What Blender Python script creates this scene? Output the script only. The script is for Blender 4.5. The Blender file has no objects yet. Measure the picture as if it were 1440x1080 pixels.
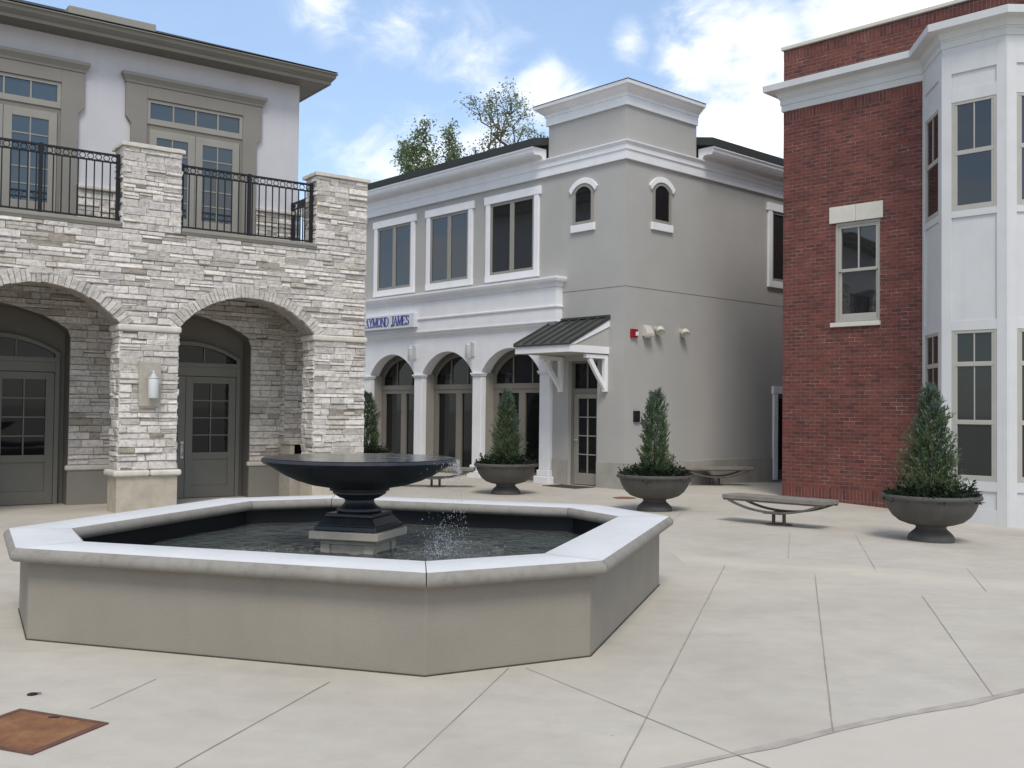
import bpy, bmesh, math, random
from mathutils import Vector, Matrix
R = math.radians
sc = bpy.context.scene
COL = sc.collection
rnd = random.Random(11)

# ------------------------------------------------------------------ helpers
class Fr:
    """vertical frame: s along a facade, o outwards, z up"""
    def __init__(self, org, ang, flip=1):
        a = R(ang)
        self.o = Vector((org[0], org[1], 0))
        self.e = Vector((math.cos(a), math.sin(a), 0))
        self.n = Vector((self.e.y, -self.e.x, 0)) * flip
    def p(self, s, o, z):
        return self.o + self.e*s + self.n*o + Vector((0, 0, z))
W = Fr((0, 0), 0)          # world: s = x, o = -y

class MB:
    def __init__(self):
        self.v = []; self.f = []
    def face(self, pts, uv=None, m=0, c=None, sm=False):
        i0 = len(self.v); self.v += [Vector(p) for p in pts]
        self.f.append((list(range(i0, i0+len(pts))), uv, m, c, sm))
    def poly(self, verts, faces, uvs=None, m=0, c=None, sm=False):
        i0 = len(self.v); self.v += [Vector(p) for p in verts]
        for k, f in enumerate(faces):
            self.f.append(([i0+i for i in f], uvs[k] if uvs else None, m, c, sm))
    def box(self, fr, s0, s1, o0, o1, z0, z1, m=0, c=None):
        v = [fr.p(s, o, z) for z in (z0, z1) for o in (o0, o1) for s in (s0, s1)]
        F = [(0,1,3,2),(4,6,7,5),(0,4,5,1),(2,3,7,6),(0,2,6,4),(1,5,7,3)]
        S = [(s,o,z) for z in (z0,z1) for o in (o0,o1) for s in (s0,s1)]
        def uv(f, k):
            if k < 2: return [(S[i][0], S[i][1]) for i in f]
            if k < 4: return [(S[i][0], S[i][2]) for i in f]
            return [(S[i][1], S[i][2]) for i in f]
        self.poly(v, F, [uv(f, k) for k, f in enumerate(F)], m, c)
    def prism(self, fr, pts, o0, o1, m=0, c=None):
        """polygon in (s, z) extruded along o"""
        n = len(pts)
        v = [fr.p(s, o0, z) for s, z in pts] + [fr.p(s, o1, z) for s, z in pts]
        F = [tuple(range(n)), tuple(range(2*n-1, n-1, -1))]
        U = [[tuple(pts[i]) for i in range(n)], [tuple(pts[i]) for i in range(n-1, -1, -1)]]
        for i in range(n):
            j = (i+1) % n
            F.append((i, j, n+j, n+i))
            L = math.hypot(pts[j][0]-pts[i][0], pts[j][1]-pts[i][1])
            t = pts[i][1] if abs(pts[j][1]-pts[i][1]) > abs(pts[j][0]-pts[i][0]) else pts[i][0]
            if abs(pts[j][1]-pts[i][1]) > abs(pts[j][0]-pts[i][0]):
                U.append([(o0, pts[i][1]), (o0, pts[j][1]), (o1, pts[j][1]), (o1, pts[i][1])])
            else:
                U.append([(pts[i][0], o0), (pts[j][0], o0), (pts[j][0], o1), (pts[i][0], o1)])
        self.poly(v, F, U, m, c)
    def plan(self, pts, z0, z1, m=0, c=None, close=True):
        """plan polygon (world x, y) extruded in z; wall uv = run length, z"""
        n = len(pts)
        v = [(x, y, z0) for x, y in pts] + [(x, y, z1) for x, y in pts]
        F = [tuple(range(n)), tuple(range(2*n-1, n-1, -1))]
        U = [[tuple(p) for p in pts], [tuple(pts[i]) for i in range(n-1, -1, -1)]]
        d = 0
        for i in range(n):
            j = (i+1) % n
            L = math.hypot(pts[j][0]-pts[i][0], pts[j][1]-pts[i][1])
            F.append((i, j, n+j, n+i)); U.append([(d, z0), (d+L, z0), (d+L, z1), (d, z1)]); d += L
        self.poly(v, F, U, m, c)
    def sweep(self, path, prof, m=0, closed=False, sm=False, side=1, caps=True):
        """profile [(offset to the right of travel*side, z)] closed loop swept along plan path with mitres"""
        P = [Vector((p[0], p[1])) for p in path]; n = len(P)
        rings = []
        for i in range(n):
            a = P[i]-P[i-1] if (i > 0 or closed) else None
            b = P[(i+1) % n]-P[i] if (i < n-1 or closed) else None
            def nr(d): d = d.normalized(); return Vector((d.y, -d.x))*side
            if a is None: mit = nr(b)
            elif b is None: mit = nr(a)
            else:
                n1, n2 = nr(a), nr(b); mm = n1+n2; mm.normalize(); mit = mm/max(.2, mm.dot(n1))
            rings.append([(P[i].x+mit.x*o, P[i].y+mit.y*o, z) for o, z in prof])
        k = len(prof); v = [p for r_ in rings for p in r_]; F = []; U = []
        d = 0; cum = [0]
        for j in range(1, k+1):
            cum.append(cum[-1]+math.hypot(prof[j % k][0]-prof[j-1][0], prof[j % k][1]-prof[j-1][1]))
        for i in range(n if closed else n-1):
            i2 = (i+1) % n; L = (P[i2]-P[i]).length
            for j in range(k):
                j2 = (j+1) % k
                F.append((i*k+j, i2*k+j, i2*k+j2, i*k+j2))
                U.append([(d, cum[j]), (d+L, cum[j]), (d+L, cum[j+1]), (d, cum[j+1])])
            d += L
        self.poly(v, F, U, m, None, sm)
        if not closed and caps:
            self.poly(rings[0], [tuple(range(k))], [list(prof)], m); self.poly(rings[-1], [tuple(range(k))], [list(prof)], m)
    def tube(self, pts, r, n=8, m=0, sm=True, c=None, r2=None):
        pts = [Vector(p) for p in pts]; N = len(pts); rings = []
        up = None
        for i, p in enumerate(pts):
            t = (pts[min(i+1, N-1)]-pts[max(i-1, 0)]).normalized()
            if up is None or abs(up.dot(t)) > .98:
                up = Vector((0, 0, 1)) if abs(t.z) < .9 else Vector((1, 0, 0))
            a = t.cross(up).normalized(); b = a.cross(t)
            rr = r if r2 is None else r+(r2-r)*i/max(1, N-1)
            rings.append([p+(a*math.cos(2*math.pi*k/n)+b*math.sin(2*math.pi*k/n))*rr for k in range(n)])
        v = [q for r_ in rings for q in r_]; F = []
        for i in range(N-1):
            for k in range(n):
                F.append((i*n+k, i*n+(k+1) % n, (i+1)*n+(k+1) % n, (i+1)*n+k))
        F.append(tuple(range(n))); F.append(tuple((N-1)*n+k for k in range(n-1, -1, -1)))
        self.poly(v, F, None, m, c, sm)
    def lathe(self, cx, cy, prof, n=40, m=0, sm=True, a0=0):
        """prof [(r, z)] from bottom to top, closed at both ends on the axis"""
        v = []; F = []; U = []
        k = len(prof)
        for i in range(n):
            a = a0+2*math.pi*i/n
            for r_, z in prof: v.append((cx+r_*math.cos(a), cy+r_*math.sin(a), z))
        for i in range(n):
            i2 = (i+1) % n
            for j in range(k-1):
                F.append((i*k+j, i2*k+j, i2*k+j+1, i*k+j+1))
                U.append([(i/n*3, prof[j][1]), ((i+1)/n*3, prof[j][1]), ((i+1)/n*3, prof[j+1][1]), (i/n*3, prof[j+1][1])])
        F.append(tuple(i*k for i in range(n))); U.append([(0, 0)]*n)
        F.append(tuple(i*k+k-1 for i in range(n-1, -1, -1))); U.append([(0, 0)]*n)
        self.poly(v, F, U, m, None, sm)
    def build(self, name, mats, parent=None, bevel=0, seg=2, recalc=True, sharp=40, merge=False):
        if not isinstance(mats, (list, tuple)): mats = [mats]
        root = parent
        while root is not None and root.parent is not None: root = root.parent
        off = root.location.copy() if root is not None else Vector((0, 0, 0))
        bm = bmesh.new(); uvl = bm.loops.layers.uv.new('UVMap'); cl = bm.loops.layers.float_color.new('tint')
        vs = [bm.verts.new(p-off) for p in self.v]
        anysm = False
        for idx, uv, m, c, sm in self.f:
            try: f = bm.faces.new([vs[i] for i in idx])
            except ValueError: continue
            f.material_index = m; f.smooth = sm; anysm |= sm
            for k, l in enumerate(f.loops):
                if uv: l[uvl].uv = uv[k]
                l[cl] = (*c, 1) if c else (1, 1, 1, 1)
        if merge: bmesh.ops.remove_doubles(bm, verts=bm.verts[:], dist=1e-5)
        if recalc: bmesh.ops.recalc_face_normals(bm, faces=bm.faces[:])
        me = bpy.data.meshes.new(name); bm.to_mesh(me); bm.free()
        for m in mats: me.materials.append(m)
        if anysm: me.set_sharp_from_angle(angle=R(sharp))
        o = bpy.data.objects.new(name, me); COL.objects.link(o)
        if parent is not None: o.parent = parent
        if bevel:
            b = o.modifiers.new('bevel', 'BEVEL'); b.width = bevel; b.segments = seg; b.limit_method = 'ANGLE'; b.angle_limit = R(35)
            b.harden_normals = False
        return o

def tag(o, label=None, cat=None, group=None, kind=None):
    if label: o['label'] = label
    if cat: o['category'] = cat
    if group: o['group'] = group
    if kind: o['kind'] = kind
    return o
def thing(name, label, cat, loc, group=None):
    o = bpy.data.objects.new(name, None); COL.objects.link(o); o.location = loc
    o.empty_display_size = .3
    return tag(o, label, cat, group)
def copy_tree(o, parent=None, loc=None, rz=0, scale=None):
    c = o.copy(); COL.objects.link(c)
    if parent is not None: c.parent = parent
    if loc is not None: c.location = loc; c.rotation_euler = (0, 0, rz)
    if scale: c.scale = scale
    for ch in list(o.children): copy_tree(ch, c)
    return c

# ------------------------------------------------------------------ materials
class NT:
    def __init__(self, name):
        self.m = bpy.data.materials.new(name); self.m.use_nodes = True
        self.t = self.m.node_tree; self.b = self.t.nodes['Principled BSDF']
    def n(self, typ, **kw):
        x = self.t.nodes.new(typ)
        for k, v in kw.items():
            if k.startswith('i_'):
                k = k[2:]
                x.inputs[int(k) if k.isdigit() else k.replace('_', ' ')].default_value = v
            else: setattr(x, k, v)
        return x
    def l(self, a, b): self.t.links.new(a, b)
    def coord(self, kind='Object'):
        return self.n('ShaderNodeTexCoord').outputs[kind]
    def noise(self, vec, scale, detail=4, rough=.55, mapscale=None):
        if mapscale:
            mp = self.n('ShaderNodeMapping'); mp.inputs['Scale'].default_value = mapscale; self.l(vec, mp.inputs[0]); vec = mp.outputs[0]
        x = self.n('ShaderNodeTexNoise'); x.inputs['Scale'].default_value = scale; x.inputs['Detail'].default_value = detail; x.inputs['Roughness'].default_value = rough
        self.l(vec, x.inputs['Vector']); return x.outputs['Fac']
    def ramp(self, fac, stops):
        x = self.n('ShaderNodeValToRGB'); cr = x.color_ramp
        while len(cr.elements) < len(stops): cr.elements.new(.5)
        for e, (p, c) in zip(cr.elements, stops): e.position = p; e.color = (*c, 1) if len(c) == 3 else c
        self.l(fac, x.inputs[0]); return x.outputs[0]
    def mix(self, fac, a, b, mode='MIX'):
        x = self.n('ShaderNodeMix', data_type='RGBA', blend_type=mode)
        for sock, val in ((x.inputs[0], fac), (x.inputs[6], a), (x.inputs[7], b)):
            if hasattr(val, 'links'): self.l(val, sock)
            elif isinstance(val, (int, float)): sock.default_value = val
            else: sock.default_value = (*val, 1)
        return x.outputs[2]
    def math(self, op, a, b=0):
        x = self.n('ShaderNodeMath', operation=op)
        for s, v in ((x.inputs[0], a), (x.inputs[1], b)):
            if hasattr(v, 'links'): self.l(v, s)
            else: s.default_value = v
        return x.outputs[0]
    def bump(self, h, strength=.3, dist=.01, prev=None):
        x = self.n('ShaderNodeBump'); x.inputs['Strength'].default_value = strength; x.inputs['Distance'].default_value = dist
        self.l(h, x.inputs['Height'])
        if prev: self.l(prev, x.inputs['Normal'])
        return x.outputs[0]
    def fin(self, col=None, rough=.7, spec=None, normal=None, metal=None):
        b = self.b
        if col is not None:
            if hasattr(col, 'links'): self.l(col, b.inputs['Base Color'])
            else: b.inputs['Base Color'].default_value = (*col, 1)
        if hasattr(rough, 'links'): self.l(rough, b.inputs['Roughness'])
        else: b.inputs['Roughness'].default_value = rough
        if spec is not None: b.inputs['Specular IOR Level'].default_value = spec
        if normal: self.l(normal, b.inputs['Normal'])
        if metal is not None: b.inputs['Metallic'].default_value = metal
        return self.m
def sc3(c, k): return tuple(x*k for x in c)

def m_plain(name, col, rough=.6, var=.12, scale=3, bump=.1, bscale=60, bdist=.004, streak=0, spec=.3):
    t = NT(name); co = t.coord()
    f = t.noise(co, scale, 5)
    c = t.mix(t.ramp(f, [(.3, (0, 0, 0)), (.7, (1, 1, 1))]), sc3(col, 1-var), sc3(col, 1+var*.6))
    if streak:
        g = t.noise(co, 1.0, 4, .6, (5, 5, .35))
        c = t.mix(t.ramp(g, [(.52, (0, 0, 0)), (.75, (streak, streak, streak))]), c, sc3(col, .62))
    nb = t.bump(t.noise(co, bscale, 3), bump, bdist)
    return t.fin(c, rough, spec, nb)

M = {}
M['grey_stucco'] = m_plain('grey_stucco', (.415, .405, .38), .85, .05, 1.1, .45, 60, .004, .05)
M['white_stucco'] = m_plain('white_stucco', (.54, .53, .55), .85, .05, 1.4, .3, 80, .004, .12)
M['white_trim'] = m_plain('white_trim', (.80, .80, .81), .5, .05, 2.2, .06, 50, .002, .10)
M['bay_white'] = m_plain('bay_white', (.575, .58, .575), .5, .05, 2.0, .05, 40, .002, .10)
M['taupe'] = m_plain('taupe', (.20, .186, .158), .6, .07, 3, .08, 70, .002)
M['taupe_light'] = m_plain('taupe_light', (.29, .275, .24), .55, .06, 3, .06, 70, .002)
M['frame_light'] = m_plain('window_frame_paint', (.40, .385, .345), .5, .06, 3, .05, 70, .002)
M['water_stone'] = m_plain('water_table_stone', (.365, .345, .305), .85, .16, 2.5, .3, 60, .004)
M['taupe_stucco'] = m_plain('taupe_stucco', (.235, .22, .195), .85, .06, 2, .3, 90, .003)
M['gutter'] = m_plain('gutter', (.165, .153, .127), .5, .06, 2, .04, 40, .002)
M['limestone'] = m_plain('limestone', (.60, .565, .50), .75, .14, 5, .25, 45, .004)
M['base_stone'] = m_plain('base_stone', (.47, .42, .335), .8, .2, 3.5, .25, 35, .005)
M['lintel_stone'] = m_plain('lintel_stone', (.60, .58, .50), .8, .06, 6, .2, 60, .003)
M['coping'] = m_plain('coping', (.66, .66, .65), .7, .09, 3.5, .25, 70, .003)
M['coping_nose'] = None
M['fountain_stucco'] = m_plain('fountain_stucco', (.27, .243, .203), .88, .10, 1.3, .5, 75, .004, .10)
M['black_metal'] = m_plain('black_metal', (.012, .013, .016), .45, .1, 5, .05, 60, .001)
M['bronze_metal'] = m_plain('bronze_metal', (.12, .105, .095), .5, .15, 8, .05, 60, .001)
M['steel'] = m_plain('steel', (.62, .62, .62), .35, .08, 10, .02, 60, .001)
M['steel'].node_tree.nodes['Principled BSDF'].inputs['Metallic'].default_value = .25
M['lamp_glass'] = m_plain('lamp_glass', (.66, .69, .68), .3, .03, 10, .02, 60, .001)
M['planter_clay'] = m_plain('planter_clay', (.088, .082, .074), .62, .16, 6, .2, 60, .003)
M['soil'] = m_plain('soil', (.035, .025, .018), .95, .3, 20, .8, 30, .02)
M['red_plastic'] = m_plain('red_plastic', (.27, .012, .018), .4, .05, 10, .02)
M['beige_plastic'] = m_plain('beige_plastic', (.55, .52, .45), .5, .05, 10, .02)
M['sign_white'] = m_plain('sign_white', (.66, .67, .71), .45, .04, 3, .02)
M['sign_blue'] = m_plain('sign_blue', (.05, .07, .27), .5, .05, 3, .02)
M['roof_metal'] = m_plain('roof_metal', (.055, .058, .052), .42, .12, 2, .05, 20, .003)
M['mat_dark'] = m_plain('doormat', (.06, .05, .042), .95, .2, 20, .5, 150, .004)
M['bin_stone'] = m_plain('bin_stone', (.40, .37, .31), .8, .12, 12, .3, 90, .004)
M['curtain'] = m_plain('curtain', (.30, .30, .29), .9, .1, 4, .1)

def m_glass(name, col, rough=.02, spec=.5, wob=.02):
    t = NT(name); co = t.coord()
    f = t.noise(co, .9, 2)
    c = t.mix(f, sc3(col, .6), sc3(col, 1.35))
    nb = t.bump(t.noise(co, 1.6, 1), wob, .05)
    m = t.fin(c, rough, spec, nb); t.b.inputs['IOR'].default_value = 1.52
    return m
M['glass'] = m_glass('window_glass', (.014, .016, .017), .02, .95, .05)
M['glass_sky'] = m_glass('coated_glass', (.03, .05, .062), .03, 1.0)
M['glass_low'] = m_glass('door_glass', (.008, .009, .009), .03, .32)
def m_blind():
    t = NT('glass_over_blinds'); uv = t.coord('UV'); co = t.coord()
    sp = t.n('ShaderNodeSeparateXYZ'); t.l(uv, sp.inputs[0])
    fr = t.math('FRACT', t.math('MULTIPLY', sp.outputs[0], 11.5))
    st = t.ramp(fr, [(.05, (.010, .011, .011)), (.25, (.040, .042, .040)), (.75, (.030, .032, .031)), (.95, (.010, .011, .011))])
    c = t.mix(t.noise(co, .7, 2), st, (.012, .014, .014))
    m = t.fin(c, .02, .95, t.bump(t.noise(co, 1.6, 1), .05, .05)); t.b.inputs['IOR'].default_value = 1.52
    return m
M['glass_stripe'] = m_blind()
M['glass_blind'] = m_glass('blind_glass', (.020, .024, .024), .04, .5)

def m_stone(name, k=1.0):
    t = NT(name); co = t.coord()
    at = t.n('ShaderNodeVertexColor', layer_name='tint').outputs[0]
    f = t.noise(co, 16, 6, .65); g = t.noise(co, 55, 4, .6)
    h = t.noise(co, 4.5, 4, .6, (1, 1, 4))
    c = t.mix(t.ramp(f, [(.3, (.70, .70, .71)), (.55, (1, 1, 1)), (.78, (1.12, 1.10, 1.06))]), (1, 1, 1), (1, 1, 1), 'MIX')
    x = t.mix(1.0, at, t.ramp(f, [(.30, (.60, .60, .61)), (.48, (.95, .94, .93)), (.7, (1.08, 1.08, 1.07))]), 'MULTIPLY')
    x = t.mix(.6, x, t.ramp(h, [(.35, (.78, .75, .71)), (.6, (1, 1, 1))]), 'MULTIPLY')
    hh = t.math('ADD', f, t.math('MULTIPLY', g, .5))
    nb = t.bump(hh, .9, .03)
    return t.fin(x, .85, .25, nb)
M['ledge_stone'] = m_stone('ledge_stone')
M['mortar_dark'] = m_plain('mortar_dark', (.22, .20, .18), .95, .2, 8, .3, 40, .006)
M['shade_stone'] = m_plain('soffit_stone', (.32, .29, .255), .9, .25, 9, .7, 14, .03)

def m_brick(name, soldier=False):
    t = NT(name)
    uv = t.coord('UV'); co = t.coord()
    mp = t.n('ShaderNodeMapping'); t.l(uv, mp.inputs[0])
    if soldier: mp.inputs['Rotation'].default_value = (0, 0, R(90))
    wob = t.n('ShaderNodeTexNoise'); wob.inputs['Scale'].default_value = 7; t.l(uv, wob.inputs['Vector'])
    vm = t.n('ShaderNodeVectorMath', operation='SCALE'); t.l(wob.outputs['Color'], vm.inputs[0]); vm.inputs['Scale'].default_value = .008
    va = t.n('ShaderNodeVectorMath', operation='ADD'); t.l(mp.outputs[0], va.inputs[0]); t.l(vm.outputs[0], va.inputs[1])
    br = t.n('ShaderNodeTexBrick'); t.l(va.outputs[0], br.inputs['Vector'])
    br.offset = .5 if not soldier else 0.0
    br.inputs['Scale'].default_value = 1; br.inputs['Brick Width'].default_value = .205; br.inputs['Row Height'].default_value = .072
    if soldier: br.inputs['Brick Width'].default_value = .24
    br.inputs['Mortar Size'].default_value = .0062; br.inputs['Mortar Smooth'].default_value = .25; br.inputs['Bias'].default_value = -.1
    br.inputs['Color1'].default_value = (.195, .064, .050, 1); br.inputs['Color2'].default_value = (.080, .038, .037, 1)
    br.inputs['Mortar'].default_value = (.19, .135, .122, 1)
    f = t.noise(co, 1.1, 5, .6); g = t.noise(co, 30, 4, .6)
    mo = t.noise(co, 2.6, 5, .65, (1, 1, 2))
    mort = t.ramp(mo, [(.35, (.125, .082, .074)), (.55, (.20, .14, .128)), (.75, (.40, .31, .28))])
    sq = t.noise(co, 1.0, 3, .6, (5.5, 5.5, 13.5))
    base = t.mix(t.ramp(sq, [(.42, (0, 0, 0)), (.62, (.6, .6, .6))]), br.outputs['Color'], (.16, .056, .045))
    base = t.mix(br.outputs['Fac'], base, mort)
    c = t.mix(1.0, base, t.ramp(f, [(.3, (.80, .78, .78)), (.7, (1.1, 1.1, 1.08))]), 'MULTIPLY')
    c = t.mix(.55, c, t.ramp(g, [(.3, (.72, .72, .72)), (.7, (1.2, 1.2, 1.2))]), 'MULTIPLY')
    ef = t.noise(co, 1.7, 5, .62, (1, 1, 2.2))
    c = t.mix(t.ramp(ef, [(.60, (0, 0, 0)), (.82, (.32, .32, .32))]), c, (.25, .17, .15))
    h = t.math('SUBTRACT', t.math('MULTIPLY', g, .3), br.outputs['Fac'])
    nb = t.bump(h, .6, .008)
    return t.fin(c, .85, .25, nb)
M['brick'] = m_brick('red_brick'); M['soldier'] = m_brick('soldier_brick', True)

def m_concrete():
    t = NT('paving_concrete'); co = t.coord()
    a = t.noise(co, .55, 6, .6); b = t.noise(co, 4.0, 6, .65); c_ = t.noise(co, 140, 3, .6); d = t.noise(co, 1.6, 5, .7, (1, 2.6, 1))
    c = t.ramp(a, [(.30, (.425, .388, .328)), (.5, (.475, .437, .374)), (.72, (.52, .483, .419))])
    c = t.mix(.55, c, t.ramp(b, [(.3, (.86, .855, .85)), (.7, (1.08, 1.08, 1.07))]), 'MULTIPLY')
    c = t.mix(.7, c, t.ramp(c_, [(.3, (.88, .88, .88)), (.7, (1.07, 1.07, 1.07))]), 'MULTIPLY')
    c = t.mix(t.ramp(d, [(.54, (0, 0, 0)), (.74, (.45, .45, .45))]), c, (.37, .34, .295))
    ye = t.noise(co, .38, 4, .6, (1, 1.5, 1))
    c = t.mix(t.ramp(ye, [(.5, (0, 0, 0)), (.72, (.5, .5, .5))]), c, (.56, .51, .40))
    sx = t.n('ShaderNodeSeparateXYZ'); t.l(co, sx.inputs[0])
    ln = t.math('ADD', t.math('MULTIPLY', sx.outputs[0], .46), t.math('MULTIPLY', sx.outputs[1], .888))
    dd = t.math('ABSOLUTE', t.math('SUBTRACT', t.math('ADD', ln, t.math('MULTIPLY', t.noise(co, .9, 4), 1.1)), 11.7))
    bf = t.math('MULTIPLY', t.math('SUBTRACT', 1.0, t.math('MINIMUM', t.math('DIVIDE', dd, .55), 1.0)), t.math('GREATER_THAN', sx.outputs[0], 1.9))
    c = t.mix(t.math('MULTIPLY', bf, .55), c, (.60, .545, .44))
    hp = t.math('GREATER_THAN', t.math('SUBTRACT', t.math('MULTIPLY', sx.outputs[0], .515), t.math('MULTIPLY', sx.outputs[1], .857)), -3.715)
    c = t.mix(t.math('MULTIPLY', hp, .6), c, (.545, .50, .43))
    st = t.noise(co, 9, 6, .75)
    c = t.mix(t.ramp(st, [(.60, (0, 0, 0)), (.76, (.35, .35, .35))]), c, (.33, .30, .26))
    vo = t.n('ShaderNodeTexVoronoi'); vo.inputs['Scale'].default_value = 2.1; t.l(co, vo.inputs['Vector'])
    sp = t.math('LESS_THAN', vo.outputs['Distance'], .022)
    c = t.mix(t.math('MULTIPLY', sp, .55), c, (.12, .10, .085))
    nb = t.bump(c_, .25, .003)
    return t.fin(c, .82, .3, nb)
M['concrete'] = m_concrete()
M['joint'] = m_plain('joint_dark', (.30, .27, .225), .95, .3, 6, .2)
M['joint_dark2'] = m_plain('base_gap', (.07, .06, .05), .95, .3, 6, .2)
M['pedestal_stone'] = m_plain('pedestal_stone', (.46, .41, .33), .8, .1, 8, .25, 60, .004)
M['door_paint'] = m_plain('door_paint', (.185, .178, .152), .5, .06, 3, .05, 60, .002)
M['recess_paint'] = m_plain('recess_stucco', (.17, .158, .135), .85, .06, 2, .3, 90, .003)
M['seam'] = m_plain('seam_grey', (.385, .352, .305), .95, .25, 5, .2)

def m_coping_nose():
    t = NT('coping_stone'); co = t.coord()
    a = t.noise(co, 2.5, 6, .6); b = t.noise(co, 14, 6, .7); g = t.noise(co, 90, 3)
    c = t.ramp(a, [(.3, (.59, .59, .585)), (.7, (.65, .65, .645))])
    c = t.mix(.35, c, t.ramp(b, [(.30, (.82, .81, .79)), (.5, (1.0, 1.0, 1.0))]), 'MULTIPLY')
    return t.fin(c, .72, .3, t.bump(g, .3, .003))
M['coping'] = m_coping_nose()
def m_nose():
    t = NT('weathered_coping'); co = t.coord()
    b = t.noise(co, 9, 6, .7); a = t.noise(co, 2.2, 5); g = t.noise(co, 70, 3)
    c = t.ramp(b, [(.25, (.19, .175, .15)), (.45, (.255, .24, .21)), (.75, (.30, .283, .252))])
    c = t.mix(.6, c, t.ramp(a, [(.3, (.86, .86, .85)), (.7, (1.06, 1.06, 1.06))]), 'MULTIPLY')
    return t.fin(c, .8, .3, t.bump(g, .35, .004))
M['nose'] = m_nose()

def m_bowl():
    t = NT('black_bowl'); co = t.coord()
    f = t.noise(co, 5, 5, .6, (1, 1, .5)); g = t.noise(co, 60, 3)
    c = t.ramp(f, [(.3, (.012, .014, .018)), (.7, (.03, .033, .04))])
    return t.fin(c, t.ramp(f, [(.3, (.28,)*3), (.7, (.5,)*3)]), .5, t.bump(g, .12, .002))
M['bowl'] = m_bowl()
def m_water(name, scale, strength, col):
    t = NT(name); co = t.coord()
    a = t.noise(co, scale, 3, .5); b = t.noise(co, scale*3.7, 3, .55)
    h = t.math('ADD', a, t.math('MULTIPLY', b, .35))
    m = t.fin(t.mix(t.noise(co, 1.4, 3), sc3(col, .6), sc3(col, 1.5)), .06, .5, t.bump(h, strength, .12))
    t.b.inputs['IOR'].default_value = 1.33
    return m
M['water'] = m_water('pool_water', 6.5, .9, (.060, .068, .060))
M['bowl_water'] = m_water('bowl_water', 6, .12, (.03, .034, .036))
def m_drop():
    t = NT('water_drops')
    m = t.fin((.75, .79, .82), .08, .6); t.b.inputs['IOR'].default_value = 1.33
    t.b.inputs['Transmission Weight'].default_value = .55
    return m
M['drops'] = m_drop()

def m_leaf(name, base, var=.35, trans=.0, rough=.6):
    t = NT(name); co = t.coord()
    at = t.n('ShaderNodeVertexColor', layer_name='tint').outputs[0]
    f = t.noise(co, 7, 3)
    c = t.mix(1.0, at, t.mix(f, sc3(base, 1-var), sc3(base, 1+var)), 'MULTIPLY')
    m = t.fin(c, rough, .25)
    tr = t.n('ShaderNodeBsdfTranslucent'); t.l(c, tr.inputs['Color'])
    ms = t.n('ShaderNodeMixShader'); ms.inputs[0].default_value = .3
    t.l(t.b.outputs[0], ms.inputs[1]); t.l(tr.outputs[0], ms.inputs[2]); t.l(ms.outputs[0], t.t.nodes['Material Output'].inputs[0])
    return m
M['conifer'] = m_leaf('conifer_needles', (.105, .155, .085))
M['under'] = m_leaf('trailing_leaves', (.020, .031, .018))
M['leaf'] = m_leaf('tree_leaves', (.19, .235, .14))
M['bark'] = m_plain('bark', (.10, .085, .07), .95, .3, 9, .7, 25, .02)
def m_shingle():
    t = NT('shingles'); co = t.coord()
    f = t.noise(co, 3, 5); g = t.noise(co, 45, 4, .7)
    c = t.mix(g, (.022, .027, .027), (.075, .08, .078))
    return t.fin(c, .9, .2, t.bump(g, .6, .01))
M['shingle'] = m_shingle()
def m_rust():
    t = NT('rusty_plate'); co = t.coord()
    f = t.noise(co, 6, 6, .6); g = t.noise(co, 60, 4)
    ck = t.n('ShaderNodeTexChecker'); ck.inputs['Scale'].default_value = 42
    mp = t.n('ShaderNodeMapping'); mp.inputs['Rotation'].default_value = (0, 0, R(28)); t.l(co, mp.inputs[0]); t.l(mp.outputs[0], ck.inputs[0])
    c = t.ramp(f, [(.3, (.15, .068, .036)), (.55, (.245, .115, .055)), (.75, (.30, .155, .08))])
    c = t.mix(.4, c, t.ramp(g, [(.3, (.65, .65, .65)), (.7, (1.2, 1.2, 1.2))]), 'MULTIPLY')
    nb = t.bump(t.math('ADD', ck.outputs['Fac'], g), .5, .005)
    return t.fin(c, .8, .25, nb)
M['rust'] = m_rust()
M['rust_frame'] = m_plain('rusty_frame', (.135, .07, .05), .8, .25, 9, .3, 60, .003)

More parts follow.
